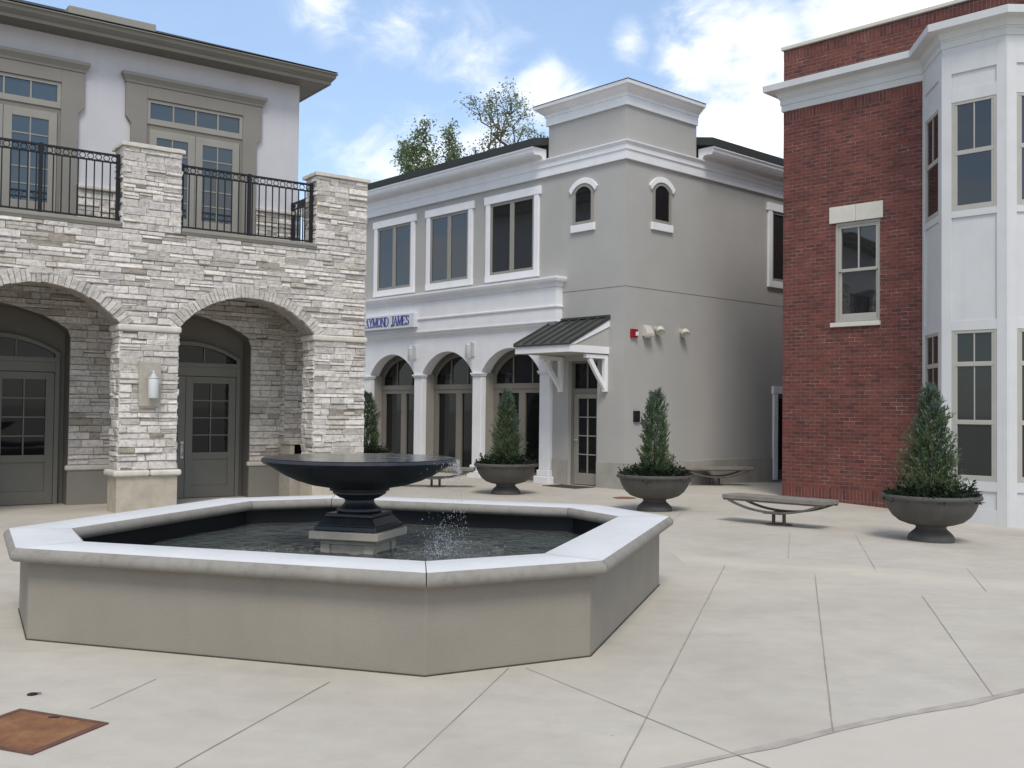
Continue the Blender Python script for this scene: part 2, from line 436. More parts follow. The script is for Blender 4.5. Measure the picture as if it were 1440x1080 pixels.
# ------------------------------------------------------------------ stone cladding
def tint():
    x = rnd.random()
    if x < .74: g = rnd.uniform(.66, .82); c = (g, g*rnd.uniform(.945, .965), g*rnd.uniform(.875, .92))
    elif x < .92: g = rnd.uniform(.56, .66); c = (g, g*.95, g*rnd.uniform(.87, .915))
    elif x < .975: g = rnd.uniform(.50, .58); c = (g, g*.93, g*.82)
    else: g = rnd.uniform(.38, .46); c = (g, g*.90, g*.77)
    return c
def stone(mb, fr, s0, s1, z0, z1, ob, of, q=None, t0=None, t1=None):
    j = lambda a: rnd.uniform(-a, a)
    b = min(.010, (z1-z0)*.12)
    P = lambda s, o, z: fr.p(s, o, z)
    t0 = (s0 if t0 is None else t0)+.0022; t1 = (s1 if t1 is None else t1)-.0022
    s0 += .0022; s1 -= .0022; z0 += .002; z1 -= .002
    tl = j(.012); w1, w2 = j(.006), j(.006)
    v = [P(s0, ob, z0), P(s1, ob, z0), P(t1, ob, z1), P(t0, ob, z1),
         P(s0, of-.010, z0+abs(w1)), P(s1, of-.010, z0+abs(w2)), P(t1, of-.010, z1), P(t0, of-.010, z1),
         P(s0+b*.7+abs(j(.006)), of+tl+j(.005), z0+b+abs(w1)+abs(j(.006))), P(s1-b*.7-abs(j(.006)), of+tl+j(.006), z0+b+abs(w2)+abs(j(.006))),
         P(t1-b*.7-abs(j(.006)), of-tl+j(.005), z1-b*.5-abs(j(.005))), P(t0+b*.7+abs(j(.006)), of-tl+j(.006), z1-b*.5-abs(j(.005)))]
    F = [(3, 2, 1, 0)]
    for a in (0, 4):
        for k in range(4):
            F.append((a+k, a+(k+1) % 4, a+4+(k+1) % 4, a+4+k))
    F.append((8, 9, 10, 11))
    mb.poly(v, F, None, 1, q or tint())
def ledge(mb, fr, z0, z1, spans, o=0.0, lmin=.13, lmax=.42, hmin=.062, hmax=.135):
    """rows of split stone; spans(za, zb) -> list of (s0, s1) that are wall"""
    z = z0
    while z < z1-.005:
        h = rnd.uniform(hmin, hmax)
        if z1-z-h < hmin: h = z1-z if z1-z < hmax*1.25 else (z1-z)/2
        for sp in spans(z, z+h):
            a, b = (sp[0], sp[1]); at, bt = (sp[2], sp[3]) if len(sp) > 2 else (a, b)
            if len(sp) > 2: a, b = max(a, at), min(b, bt)
            A0, B0_ = sp[0], sp[1]; s = a
            if b-a < .03: continue
            while s < b-.004:
                L = rnd.uniform(lmin, lmax)*(1.0 if h > .08 else 1.15)
                if b-s-L < lmin: L = b-s if b-s < lmax*1.3 else (b-s)/2
                out = o+rnd.uniform(.006, .042)
                if len(sp) > 2 and (s == a or s+L > b-.005):
                    stone(mb, fr, A0 if s == a else s, B0_ if s+L > b-.005 else s+L, z, z+h, o-.03, out, None, at if s == a else None, bt if s+L > b-.005 else None)
                    s += L; continue
                if L > .2 and h > .095 and rnd.random() < .3:
                    k = rnd.uniform(.35, .65)
                    stone(mb, fr, s, s+L, z, z+h*k, o-.03, out); stone(mb, fr, s, s+L, z+h*k, z+h, o-.03, o+rnd.uniform(.008, .036))
                else: stone(mb, fr, s, s+L, z, z+h, o-.03, out)
                s += L
        z += h
def arc_pts(c, half, zs, rise, n=24):
    r_ = (half*half+rise*rise)/(2*rise); zc = zs+rise-r_; a = math.asin(half/r_)
    return [(c+r_*math.sin(-a+2*a*i/n), zc+r_*math.cos(-a+2*a*i/n)) for i in range(n+1)], r_, zc, a
def voussoirs(mb, fr, c, half, zs, rise, th, o, wd=.075):
    _, r_, zc, a = arc_pts(c, half, zs, rise)
    n = int(2*a*r_/wd); t = -a-.03
    while t < a+.02:
        dt = rnd.uniform(.75, 1.35)*wd/r_
        r1 = r_-rnd.uniform(.0, .012); r2 = r_+th+rnd.uniform(-.03, .03)
        t0, t1 = t+.0012, t+dt-.0012
        of = o+rnd.uniform(.02, .045)
        pts = [(t0, r1), (t1, r1), (t1, r2), (t0, r2)]
        f = lambda tt, rr, oo: fr.p(c+rr*math.sin(tt), oo, zc+rr*math.cos(tt))
        v = [f(tt, rr, o-.05) for tt, rr in pts]+[f(tt, rr, of-.012) for tt, rr in pts]
        m_ = .0045
        v += [f(t0+m_/r_, r1+m_, of), f(t1-m_/r_, r1+m_, of), f(t1-m_/r_, r2-m_, of), f(t0+m_/r_, r2-m_, of)]
        F = [(3, 2, 1, 0)]
        for q in (0, 4):
            for k in range(4): F.append((q+k, q+(k+1) % 4, q+4+(k+1) % 4, q+4+k))
        F.append((8, 9, 10, 11))
        g = rnd.uniform(.52, .72)
        mb.poly(v, F, None, 1, (g, g*.955, g*.885))
        t += dt

# ------------------------------------------------------------------ ground
GS = lambda x, y: -.055*max(0, min(6, x-5.4))*max(0, min(1, (y-9)/5))
def build_ground():
    mb = MB()
    xs = [-900, -200, -60, -20, -12]+[i for i in range(-8, 16)]+[20, 60, 200, 900]
    ys = [-900, -200, -40, -10, -4]+[i for i in range(0, 34)]+[40, 80, 250, 900]
    vs = [(x, y, GS(x, y)) for y in ys for x in xs]; n = len(xs)
    F = [(j*n+i, j*n+i+1, (j+1)*n+i+1, (j+1)*n+i) for j in range(len(ys)-1) for i in range(n-1)]
    mb.poly(vs, F, None, 0, None, True)
    def strip(pts, w, m, dz=.004, wob=0.0):
        N = max(2, int((Vector(pts[1])-Vector(pts[0])).length/.25))
        a, b = Vector(pts[0]), Vector(pts[1]); d = (b-a).normalized(); nn = Vector((-d.y, d.x))
        L = []
        for i in range(N+1):
            p = a.lerp(b, i/N)+nn*rnd.uniform(-wob, wob); ww = w*rnd.uniform(.6, 1.25)*.28
            L.append((p-nn*ww, p+nn*ww))
        for i in range(N):
            q = [L[i][0], L[i+1][0], L[i+1][1], L[i][1]]
            mb.face([(p.x, p.y, GS(p.x, p.y)+dz) for p in q], None, m)
    J = [((2.32, 11.09), (.1, 3.3), .012), ((3.12, 10.52), (1.68, 5.34), .013), ((3.75, 9.36), (2.84, 6.04), .009),
         ((.11, 6.59), (1.09, 4.99), .011), ((1.09, 4.99), (1.9, 3.7), .011),
         ((-2.13, 6.23), (-2.27, 5.6), .008), ((-1.08, 6.2), (-1.75, 3.9), .010), ((0, 6.58), (-.75, 3.7), .008),
         ((3.83, 14.09), (3.16, 11.68), .010), ((4.7, 14.01), (3.86, 10.85), .009), ((4.9, 11.02), (4.45, 9.6), .008),
         ((2.05, 17.9), (5.0, 15.6), .008), ((-3.6, 6.3), (-4.1, 4.7), .008),
         ((-.5, 16.2), (1.6, 22.0), .009), ((-2.6, 15.5), (-.6, 22.5), .009), ((-8, 13.2), (-4.8, 13.9), .009), ((1.8, 13.2), (3.2, 18.2), .008)]
    for a, b, w in J: strip((a, b), w, 1, .004, .0015)
    strip(((-.6, 3.95), (1.09, 4.99)), .09, 2, .003, .012); strip(((1.09, 4.99), (5.2, 7.48)), .11, 2, .003, .02)
    return tag(mb.build('paved_ground', [M['concrete'], M['joint'], M['seam']], None, recalc=False), None, None, None, 'structure')
build_ground()

# ------------------------------------------------------------------ stone building
S = Fr((-6.02, 15.72), 36)
PER = 3.2
def build_stone():
    T = thing('stone_building', 'pale ledgestone and white stucco building with arched porch, balcony and black railings', 'building', S.p(0, 0, 0))
    piers = [(-3.2, -2.33), (0, .87), (3.24, 4.18)]
    arches = [(-1.165, 1.165), (2.055, 1.185)]
    ZS, RISE = 2.88, .58
    # arcade wall: core + stones + voussoirs
    mb = MB()
    out = [(-3.2, ZS)]
    for (c, h) in arches: out += arc_pts(c, h, ZS, RISE)[0]
    out += [(4.18, ZS), (4.18, 4.38), (-3.2, 4.38)]
    mb.prism(S, out, -.45, 0, 0)
    # arch soffits in stone, a curved strip just below the core
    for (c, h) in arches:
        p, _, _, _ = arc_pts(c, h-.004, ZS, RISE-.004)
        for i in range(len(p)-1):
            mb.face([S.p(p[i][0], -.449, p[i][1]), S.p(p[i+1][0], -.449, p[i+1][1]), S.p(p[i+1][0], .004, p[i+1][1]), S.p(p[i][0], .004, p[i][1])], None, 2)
    for a, b in piers:
        mb.box(S, a, b, -.45, 0, .6, ZS, 0); mb.box(S, a, b, -.45, 0, 4.38, 5.66, 0)
    mb.box(S, -9, -3.2, -.45, 0, 0, 5.5, 0)
    geo = [(c, *arc_pts(c, h, ZS, RISE)[1:3]) for c, h in arches]
    def spans(z0, z1):
        zm = (z0+z1)/2; cuts = []
        for c, r_, zc in geo:
            R2 = r_+.15; d = R2*R2-(zm-zc)**2
            if d > 0: w = math.sqrt(d); cuts.append((c-w, c+w))
        res = []; s = -3.2
        for a, b in sorted(cuts):
            if a > s+.02: res.append((s, a))
            s = max(s, b)
        if s < 4.16: res.append((s, 4.18))
        return res
    ledge(mb, S, 2.915, 4.38, spans)
    for c, h in arches: voussoirs(mb, S, c, h, ZS, RISE, .19, 0)
    E_l = lambda s: Fr(S.p(s, 0, 0), 36-90, 1)       # frame on a left-facing side: s runs outwards
    for a, b in piers:
        for z0, z1 in ((.655, 2.80), (4.385, 5.66)):
            ledge(mb, S, z0, z1, lambda p, q: [(a-.015, b+.015)], 0, .12, .40)
            side = Fr(S.p(a, -.45, 0), 36-90); side.n = -S.e
            ledge(mb, side, z0, z1, lambda p, q: [(0, .455)], 0, .10, .28)
            side2 = Fr(S.p(b, -.45, 0), 36-90); side2.n = S.e.copy()
            ledge(mb, side2, z0, z1, lambda p, q: [(0, .455)], 0, .10, .28)
    side = Fr(S.p(4.18, -.45, 0), 36-90); side.n = S.e.copy()
    ledge(mb, side, 2.915, 4.385, lambda p, q: [(0, .455)], 0, .10, .28)
    ledge(mb, S, .1, 5.5, lambda p, q: [(-9, -3.2)] if p > 4.7 else [(-5, -3.2)])
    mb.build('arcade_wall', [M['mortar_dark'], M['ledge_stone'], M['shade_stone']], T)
    for a, b in piers:
        m = MB(); m.box(S, a-.055, b+.055, -.50, .055, 2.805, 2.91); m.build('string_course', M['limestone'], T, .035, 4)
        m = MB(); mid = (a+b)/2+.03
        m.box(S, a-.085, mid-.002, -.53, .085, .56, .655); m.box(S, mid+.002, b+.085, -.53, .085, .56, .655); m.build('base_moulding', M['limestone'], T, .035, 4)
        m = MB(); m.box(S, a-.03, b+.03, -.48, .03, -.05, .56); m.build('plinth', M['base_stone'], T, .008)
        m = MB()
        # rough hewn cap slab with an uneven edge
        n = 9; s0, s1 = a-.06, b+.06
        for i in range(n):
            sa, sb = s0+(s1-s0)*i/n, s0+(s1-s0)*(i+1)/n
        ring = []
        N = 40
        for i in range(N):
            t = i/N*4; k = int(t); u = t-k
            q = [(s0+(s1-s0)*u, .065), (s1, .065-.58*u), (s1-(s1-s0)*u, -.515), (s0, -.515+.58*u)][k]
            ring.append((q[0]+rnd.uniform(-.008, .008), q[1]+rnd.uniform(-.008, .008)))
        v = [S.p(s, o, 5.662+rnd.uniform(0, .006)) for s, o in ring]+[S.p(s, o, 5.725+rnd.uniform(-.006, .006)) for s, o in ring]
        F = [tuple(range(N)), tuple(range(2*N-1, N-1, -1))]+[(i, (i+1) % N, N+(i+1) % N, N+i) for i in range(N)]
        m.poly(v, F); m.build('pier_cap', M['limestone'], T, .006)
    # balcony: ledge mouldings, slab, porch ceiling
    for a, b in ((-2.36, -.045), (.895, 3.215)):
        m = MB(); P0 = S.p(a, 0, 0); P1 = S.p(b, 0, 0)
        m.sweep([P0[:2], P1[:2]], [(-.45, 4.382), (.03, 4.382), (.035, 4.41), (.065, 4.425), (.07, 4.475), (-.45, 4.48)], side=1)
        m.build('balcony_ledge', M['taupe_light'], T, .004)
    m = MB(); m.box(S, -3.2, 4.05, -2.0, -.452, 3.66, 4.36); m.build('balcony_slab', M['taupe_stucco'], T)
    # side wall over the end opening
    m = MB(); m.box(S, 3.76, 4.15, -1.75, -.452, 2.9, 4.38, 0)
    side = Fr(S.p(4.15, -1.75, 0), 36-90); side.n = S.e.copy()
    ledge(m, side, 2.9, 4.4, lambda p, q: [(0, 1.29)], 0)
    m.build('side_wall', [M['mortar_dark'], M['ledge_stone']], T)
    # rear wall of the porch with stone pilasters and arches
    rec = [(-1.43, 1.09), (1.70, 1.08)]
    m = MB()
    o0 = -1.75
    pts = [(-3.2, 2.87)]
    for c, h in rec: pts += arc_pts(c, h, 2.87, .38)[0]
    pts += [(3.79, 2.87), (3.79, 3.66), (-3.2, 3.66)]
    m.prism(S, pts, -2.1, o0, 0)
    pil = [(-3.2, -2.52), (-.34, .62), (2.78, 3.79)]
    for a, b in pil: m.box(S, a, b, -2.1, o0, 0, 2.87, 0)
    g2 = [(c, *arc_pts(c, h, 2.87, .38)[1:3]) for c, h in rec]
    def sp2(z0, z1):
        def half(z):
            r = []
            for (c, r_, zc), (c2, h) in zip(g2, rec):
                if z <= 2.87: r.append((c-h, c+h)); continue
                d = r_*r_-(z-zc)**2
                w = math.sqrt(d) if d > 0 else 0
                r.append((c-w, c+w))
            return r
        lo, hi = half(z0), half(z1); res = []; s0 = t0 = -3.2
        for (a, b), (a1, b1) in zip(lo, hi):
            res.append((s0, a, t0, a1)); s0, t0 = b, b1
        res.append((s0, 3.79, t0, 3.79)); return res
    ledge(m, S, .655, 3.66, sp2, o0)
    # forward rear pier at the open end
    m.box(S, 3.37, 3.79, -1.752, -1.56, .6, 3.66, 0); ledge(m, S, .655, 3.66, lambda p, q: [(3.37, 3.80)], -1.56, .1, .3)
    sd = Fr(S.p(3.37, -1.75, 0), 36-90); sd.n = -S.e
    ledge(m, sd, .655, 3.66, lambda p, q: [(0, .19)], 0, .1, .3)
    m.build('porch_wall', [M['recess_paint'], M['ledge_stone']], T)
    for a, b in pil:
        q = MB(); q.box(S, a-.05, b+(.05 if b < 3 else -.43), o0-.02, o0+.06, .57, .655); q.build('base_moulding', M['limestone'], T, .03, 3)
        q = MB(); q.box(S, a-.01, b+(.01 if b < 3 else 0), o0-.02, o0+.03, -.05, .57); q.build('plinth', M['taupe_stucco'], T, .006)
    q = MB(); q.box(S, 3.34, 3.83, -1.78, -1.50, .57, .655); q.build('base_moulding', M['limestone'], T, .03, 3)
    q = MB(); q.box(S, 3.355, 3.81, -1.78, -1.53, -.05, .57); q.build('plinth', M['base_stone'], T, .006)
    # recessed doors
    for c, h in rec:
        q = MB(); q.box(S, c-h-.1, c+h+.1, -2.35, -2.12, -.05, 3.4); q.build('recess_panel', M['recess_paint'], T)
        q = MB()   # frame members around the pair of doors and the arched transom
        w = .93
        for a, b in ((c-w-.07, c-w), (c+w, c+w+.07)): q.box(S, a, b, -2.12, -2.03, 0, 2.36)
        q.box(S, c-w-.07, c+w+.07, -2.12, -2.03, 2.361, 2.44)
        q.box(S, c-w, c+w, -2.12, -2.04, 2.20, 2.36)
        top, r_, zc, al = arc_pts(c, w+.07, 2.52, .30, 18); inn, _, _, _ = arc_pts(c, w, 2.50, .25, 18)
        for i in range(18):
            q.prism(S, [top[i], top[i+1], inn[i+1], inn[i]], -2.12, -2.03)
        for a, b in ((c-w-.07, c-w), (c+w, c+w+.07)): q.box(S, a, b, -2.12, -2.03, 2.441, 2.515)
        for x in (c-.33, c+.33): q.box(S, x-.012, x+.012, -2.095, -2.06, 2.44, 2.72)
        fr_ = q.build('door_frame', M['door_paint'], T, .004)
        q = MB(); q.prism(S, [(c-w, 2.44)]+inn+[(c+w, 2.44)], -2.118, -2.09); q.build('transom_pane', M['glass_low'], fr_)
        for sg in (-1, 1):
            a, b = (c-w+.004, c-.004) if sg < 0 else (c+.004, c+w-.004)
            q = MB(); g0, g1 = a+.13, b-.13; z0, z1 = .82, 2.07
            q.box(S, a, g0, -2.118, -2.06, .01, 2.19); q.box(S, g1, b, -2.118, -2.06, .01, 2.19)
            q.box(S, g0, g1, -2.118, -2.06, .01, .22); q.box(S, g0, g1, -2.118, -2.061, .70, z0); q.box(S, g0, g1, -2.118, -2.061, z1, 2.19)
            q.box(S, g0, g1, -2.118, -2.085, .22, .70)
            for i in range(1, 4): z = z0+(z1-z0)*i/4; q.box(S, g0, g1, -2.10, -2.068, z-.011, z+.011)
            x = (g0+g1)/2; q.box(S, x-.011, x+.011, -2.10, -2.066, z0, z1)
            d = q.build('door', M['door_paint'], T, .003)
            q = MB(); q.box(S, g0, g1, -2.117, -2.095, z0, z1); q.build('pane', M['glass_low'], d)
            if sg < 0:
                q = MB(); x = b-.05
                q.box(S, x-.025, x+.025, -2.06, -2.05, .72, 1.02); q.tube([S.p(x, -2.05, .76), S.p(x, -2.0, .78), S.p(x, -2.0, .96), S.p(x, -2.05, .98)], .011)
                q.build('handle', M['steel'], d)
    # upper storey
    m = MB(); m.box(S, -9, 3.77, -10, -2.0, 4.30, 7.86); m.box(S, -9, 3.77, -10, -2.36, -.1, 4.30); m.build('upper_wall', M['white_stucco'], T, .01)
    for dx in (-3.15, 0):
        q = MB(); c = 1.76+dx; o0, o1 = -2.0, -1.93
        for sg in (-1, 1):
            pts = [(c+sg*.87, 4.4), (c+sg*1.14, 4.4), (c+sg*1.14, 6.56), (c+sg*1.235, 6.68), (c+sg*1.235, 7.26), (c+sg*.87, 7.26)]
            q.prism(S, pts, o0, o1)
        q.box(S, c-.87, c+.87, o0, o1, 7.04, 7.26)
        P0 = S.p(c-1.235, -1.93, 0); P1 = S.p(c+1.235, -1.93, 0)
        sur = q.build('door_surround', M['taupe_stucco'], T, .005)
        q = MB(); a, b = S.p(c-1.235, -2.0, 0), S.p(c-1.235, -1.93, 0); d, e = S.p(c+1.235, -1.93, 0), S.p(c+1.235, -2.0, 0)
        q.sweep([a[:2], b[:2], d[:2], e[:2]], [(-.06, 7.262), (.012, 7.262), (.022, 7.30), (.06, 7.36), (.075, 7.38), (.075, 7.43), (-.06, 7.43)], side=1)
        q.build('cornice', M['taupe_stucco'], sur, .004)
        # transom
        q = MB(); w = .87; z0, z1 = 6.60, 7.035
        q.box(S, c-w, c-w+.06, o0, -1.955, z0, z1); q.box(S, c+w-.06, c+w, o0, -1.955, z0, z1); q.box(S, c-w+.06, c+w-.06, o0, -1.955, z0, z0+.10); q.box(S, c-w+.06, c+w-.06, o0, -1.955, z1-.055, z1)
        for i in range(1, 4): x = c-w+.06+(2*w-.12)*i/4; q.box(S, x-.014, x+.014, o0, -1.962, z0+.10, z1-.055)
        f = q.build('transom_window', M['taupe_light'], T, .003)
        q = MB(); q.box(S, c-w+.06, c+w-.06, o0-.005, -1.985, z0+.10, z1-.055); q.build('pane', M['glass_sky'], f)
        q = MB(); q.box(S, c-w, c+w, o0, -1.975, 6.515, 6.60)
        q.build('door_head', M['taupe'], T)
        for sg in (-1, 1):
            a, b = (c-w+.05, c-.004) if sg < 0 else (c+.004, c+w-.05)
            q = MB(); g0, g1 = a+.13, b-.13; z0, z1 = 5.0, 6.38
            q.box(S, a, g0, o0, -1.965, 4.37, 6.515); q.box(S, g1, b, o0, -1.965, 4.37, 6.515); q.box(S, g0, g1, o0, -1.966, 4.37, z0); q.box(S, g0, g1, o0, -1.966, z1, 6.515)
            for i in range(1, 5): z = z0+(z1-z0)*i/5; q.box(S, g0, g1, o0, -1.972, z-.011, z+.011)
            x = (g0+g1)/2; q.box(S, x-.011, x+.011, o0, -1.97, z0, z1)
            d = q.build('balcony_door', M['taupe_light'], T, .003)
            q = MB(); q.box(S, g0, g1, o0-.005, -1.985, z0, z1); q.build('pane', M['glass_sky'], d)
        for x in (c-w+.022, c+w-.022):
            q = MB(); q.box(S, x-.022, x+.022, o0, -1.95, 4.37, 6.515); q.build('door_jamb', M['taupe'], T)
    for a, b in ((-.24, .61), (2.91, 3.79), (-4.6, -2.54)):
        m = MB(); m.box(S, a, b, -2.0, -1.94, 4.36, 5.30, 0); ledge(m, S, 4.37, 5.30, lambda p, q: [(a, b)], -1.94)
        w = m.build('stone_wainscot', [M['mortar_dark'], M['ledge_stone']], T)
        m = MB(); m.box(S, a, b+(.04 if b > 3 else 0), -2.0, -1.86, 5.302, 5.37); m.build('cap', M['limestone'], w, .015)
    # eave, gutter and hip roof
    path = [S.p(-9, -2.0, 0), S.p(3.77, -2.0, 0), S.p(3.77, -10, 0)]
    path = [p[:2] for p in path]
    m = MB(); m.sweep(path, [(0, 7.835), (.40, 7.835), (.40, 7.86), (0, 7.86)], side=1)
    m.build('soffit', M['gutter'], T)
    m = MB(); m.sweep(path, [(.36, 7.862), (.41, 7.825), (.44, 7.825), (.45, 7.88), (.47, 7.90), (.51, 7.95), (.525, 8.01), (.545, 8.015), (.545, 8.04), (.51, 8.04), (.36, 8.02)], side=1)
    m.build('gutter', M['gutter'], T, .003)
    m = MB()
    A = [S.p(-9, -1.46, 8.065), S.p(4.31, -1.46, 8.065), S.p(4.31, -10, 8.065), S.p(-9, -10, 8.065)]
    ins = 3.4; zt = 8.065+ins*.375
    Bt = [S.p(-9, -1.46-ins, zt), S.p(4.31-ins, -1.46-ins, zt), S.p(4.31-ins, -10, zt), S.p(-9, -10, zt)]
    m.poly(A+Bt, [(0, 1, 5, 4), (1, 2, 6, 5), (4, 5, 6, 7), (0, 3, 2, 1), (0, 4, 7, 3), (2, 3, 7, 6)])
    m.build('roof', M['shingle'], T)
    m = MB(); m.box(S, -.40, 1.06, -2.5, -2.1, 8.1, 8.43); m.build('roof_curb', M['taupe_light'], T, .01)
    # railings
    def rail(fr, a, b, mid, o):
        q = MB(); zb, z2, zt = 4.53, 5.40, 5.53
        q.box(fr, a, b, o-.022, o+.022, zt-.03, zt); q.box(fr, a, b, o-.015, o+.015, z2-.012, z2+.012); q.box(fr, a, b, o-.015, o+.015, zb-.012, zb+.012)
        for x in [a, b]+mid: q.box(fr, x-.026, x+.026, o-.026, o+.026, 4.47, zt+.012)
        n = int(round((b-a)/.118)); n = max(2, n)
        for i in range(1, n): x = a+(b-a)*i/n; q.box(fr, x-.0085, x+.0085, o-.0085, o+.0085, zb, z2)
        for i in range(n):
            x = a+(b-a)*(i+.5)/n
            q.tube([fr.p(x+.043*math.cos(k*math.pi/6), o, (z2+zt-.018)/2+.043*math.sin(k*math.pi/6)) for k in range(13)], .007, 5)
        return q.build('balcony_railing', M['black_metal'], T)
    rail(S, -2.28, -.06, [-1.17], -.12); rail(S, .93, 3.18, [2.06], -.12)
    sd = Fr(S.p(3.62, 0, 0), 36-90); sd.n = S.e.copy()
    rail(sd, -1.9, -.50, [], 0)
    return T
build_stone()

def wall_lamp(loc, n, label, plate, group, h=.36):
    """cylinder sconce; local frame: o outwards"""
    T = thing('wall_lamp', label, 'lamp', loc, group)
    ang = math.degrees(math.atan2(n.x, -n.y))
    f = Fr((loc[0], loc[1]), ang)
    z = loc[2]
    m = MB()
    if plate: m.box(f, -.165, .165, .0, .06, z-.33, z+.36)
    else: m.box(f, -.07, .07, 0, .03, z-.15, z+.19)
    m.build('backplate', M['bin_stone'] if plate else M['steel'], T, .006)
    cx, cy = f.p(.02 if plate else 0, .16, 0)[:2]
    m = MB(); m.lathe(cx, cy, [(.07, z-.2*h/.36), (.078, z-.19*h/.36), (.078, z+.10), (.07, z+.105)], 24); m.build('lamp_shade', M['lamp_glass'] if plate else M['steel'], T)
    m = MB(); m.lathe(cx, cy, [(.084, z+.106), (.084, z+.125), (.05, z+.135), (.045, z+.17), (.02, z+.185), (.018, z+.23)], 20)
    m.tube([f.p(.02 if plate else 0, .16, z+.2), f.p(.02 if plate else 0, .10, z+.21), f.p(.02 if plate else 0, .03, z+.19)], .014)
    m.build('lamp_cap', M['steel'], T)
    return T
wall_lamp(S.p(.43, .035, 1.97), S.n, 'pale glass cylinder wall lamp on the stone pier between the two arches', True, None)

# litter bin inside the end of the porch
def build_bin():
    T = thing('litter_bin', 'tan square litter bin with dark opening behind the end stone pier', 'bin', S.p(3.5, -1.22, 0))
    m = MB(); m.box(S, 3.26, 3.74, -1.45, -1.0, 0, .78); m.build('body', M['bin_stone'], T, .015)
    m = MB(); m.box(S, 3.26, 3.34, -1.45, -1.0, .80, .98); m.box(S, 3.66, 3.74, -1.45, -1.0, .80, .98); m.box(S, 3.34, 3.66, -1.45, -1.25, .80, .98, 1); m.box(S, 3.26, 3.74, -1.45, -1.0, .78, .80)
    m.box(S, 3.24, 3.76, -1.47, -.98, .98, 1.06); m.build('hood', [M['bin_stone'], M['black_metal']], T, .01)
build_bin()

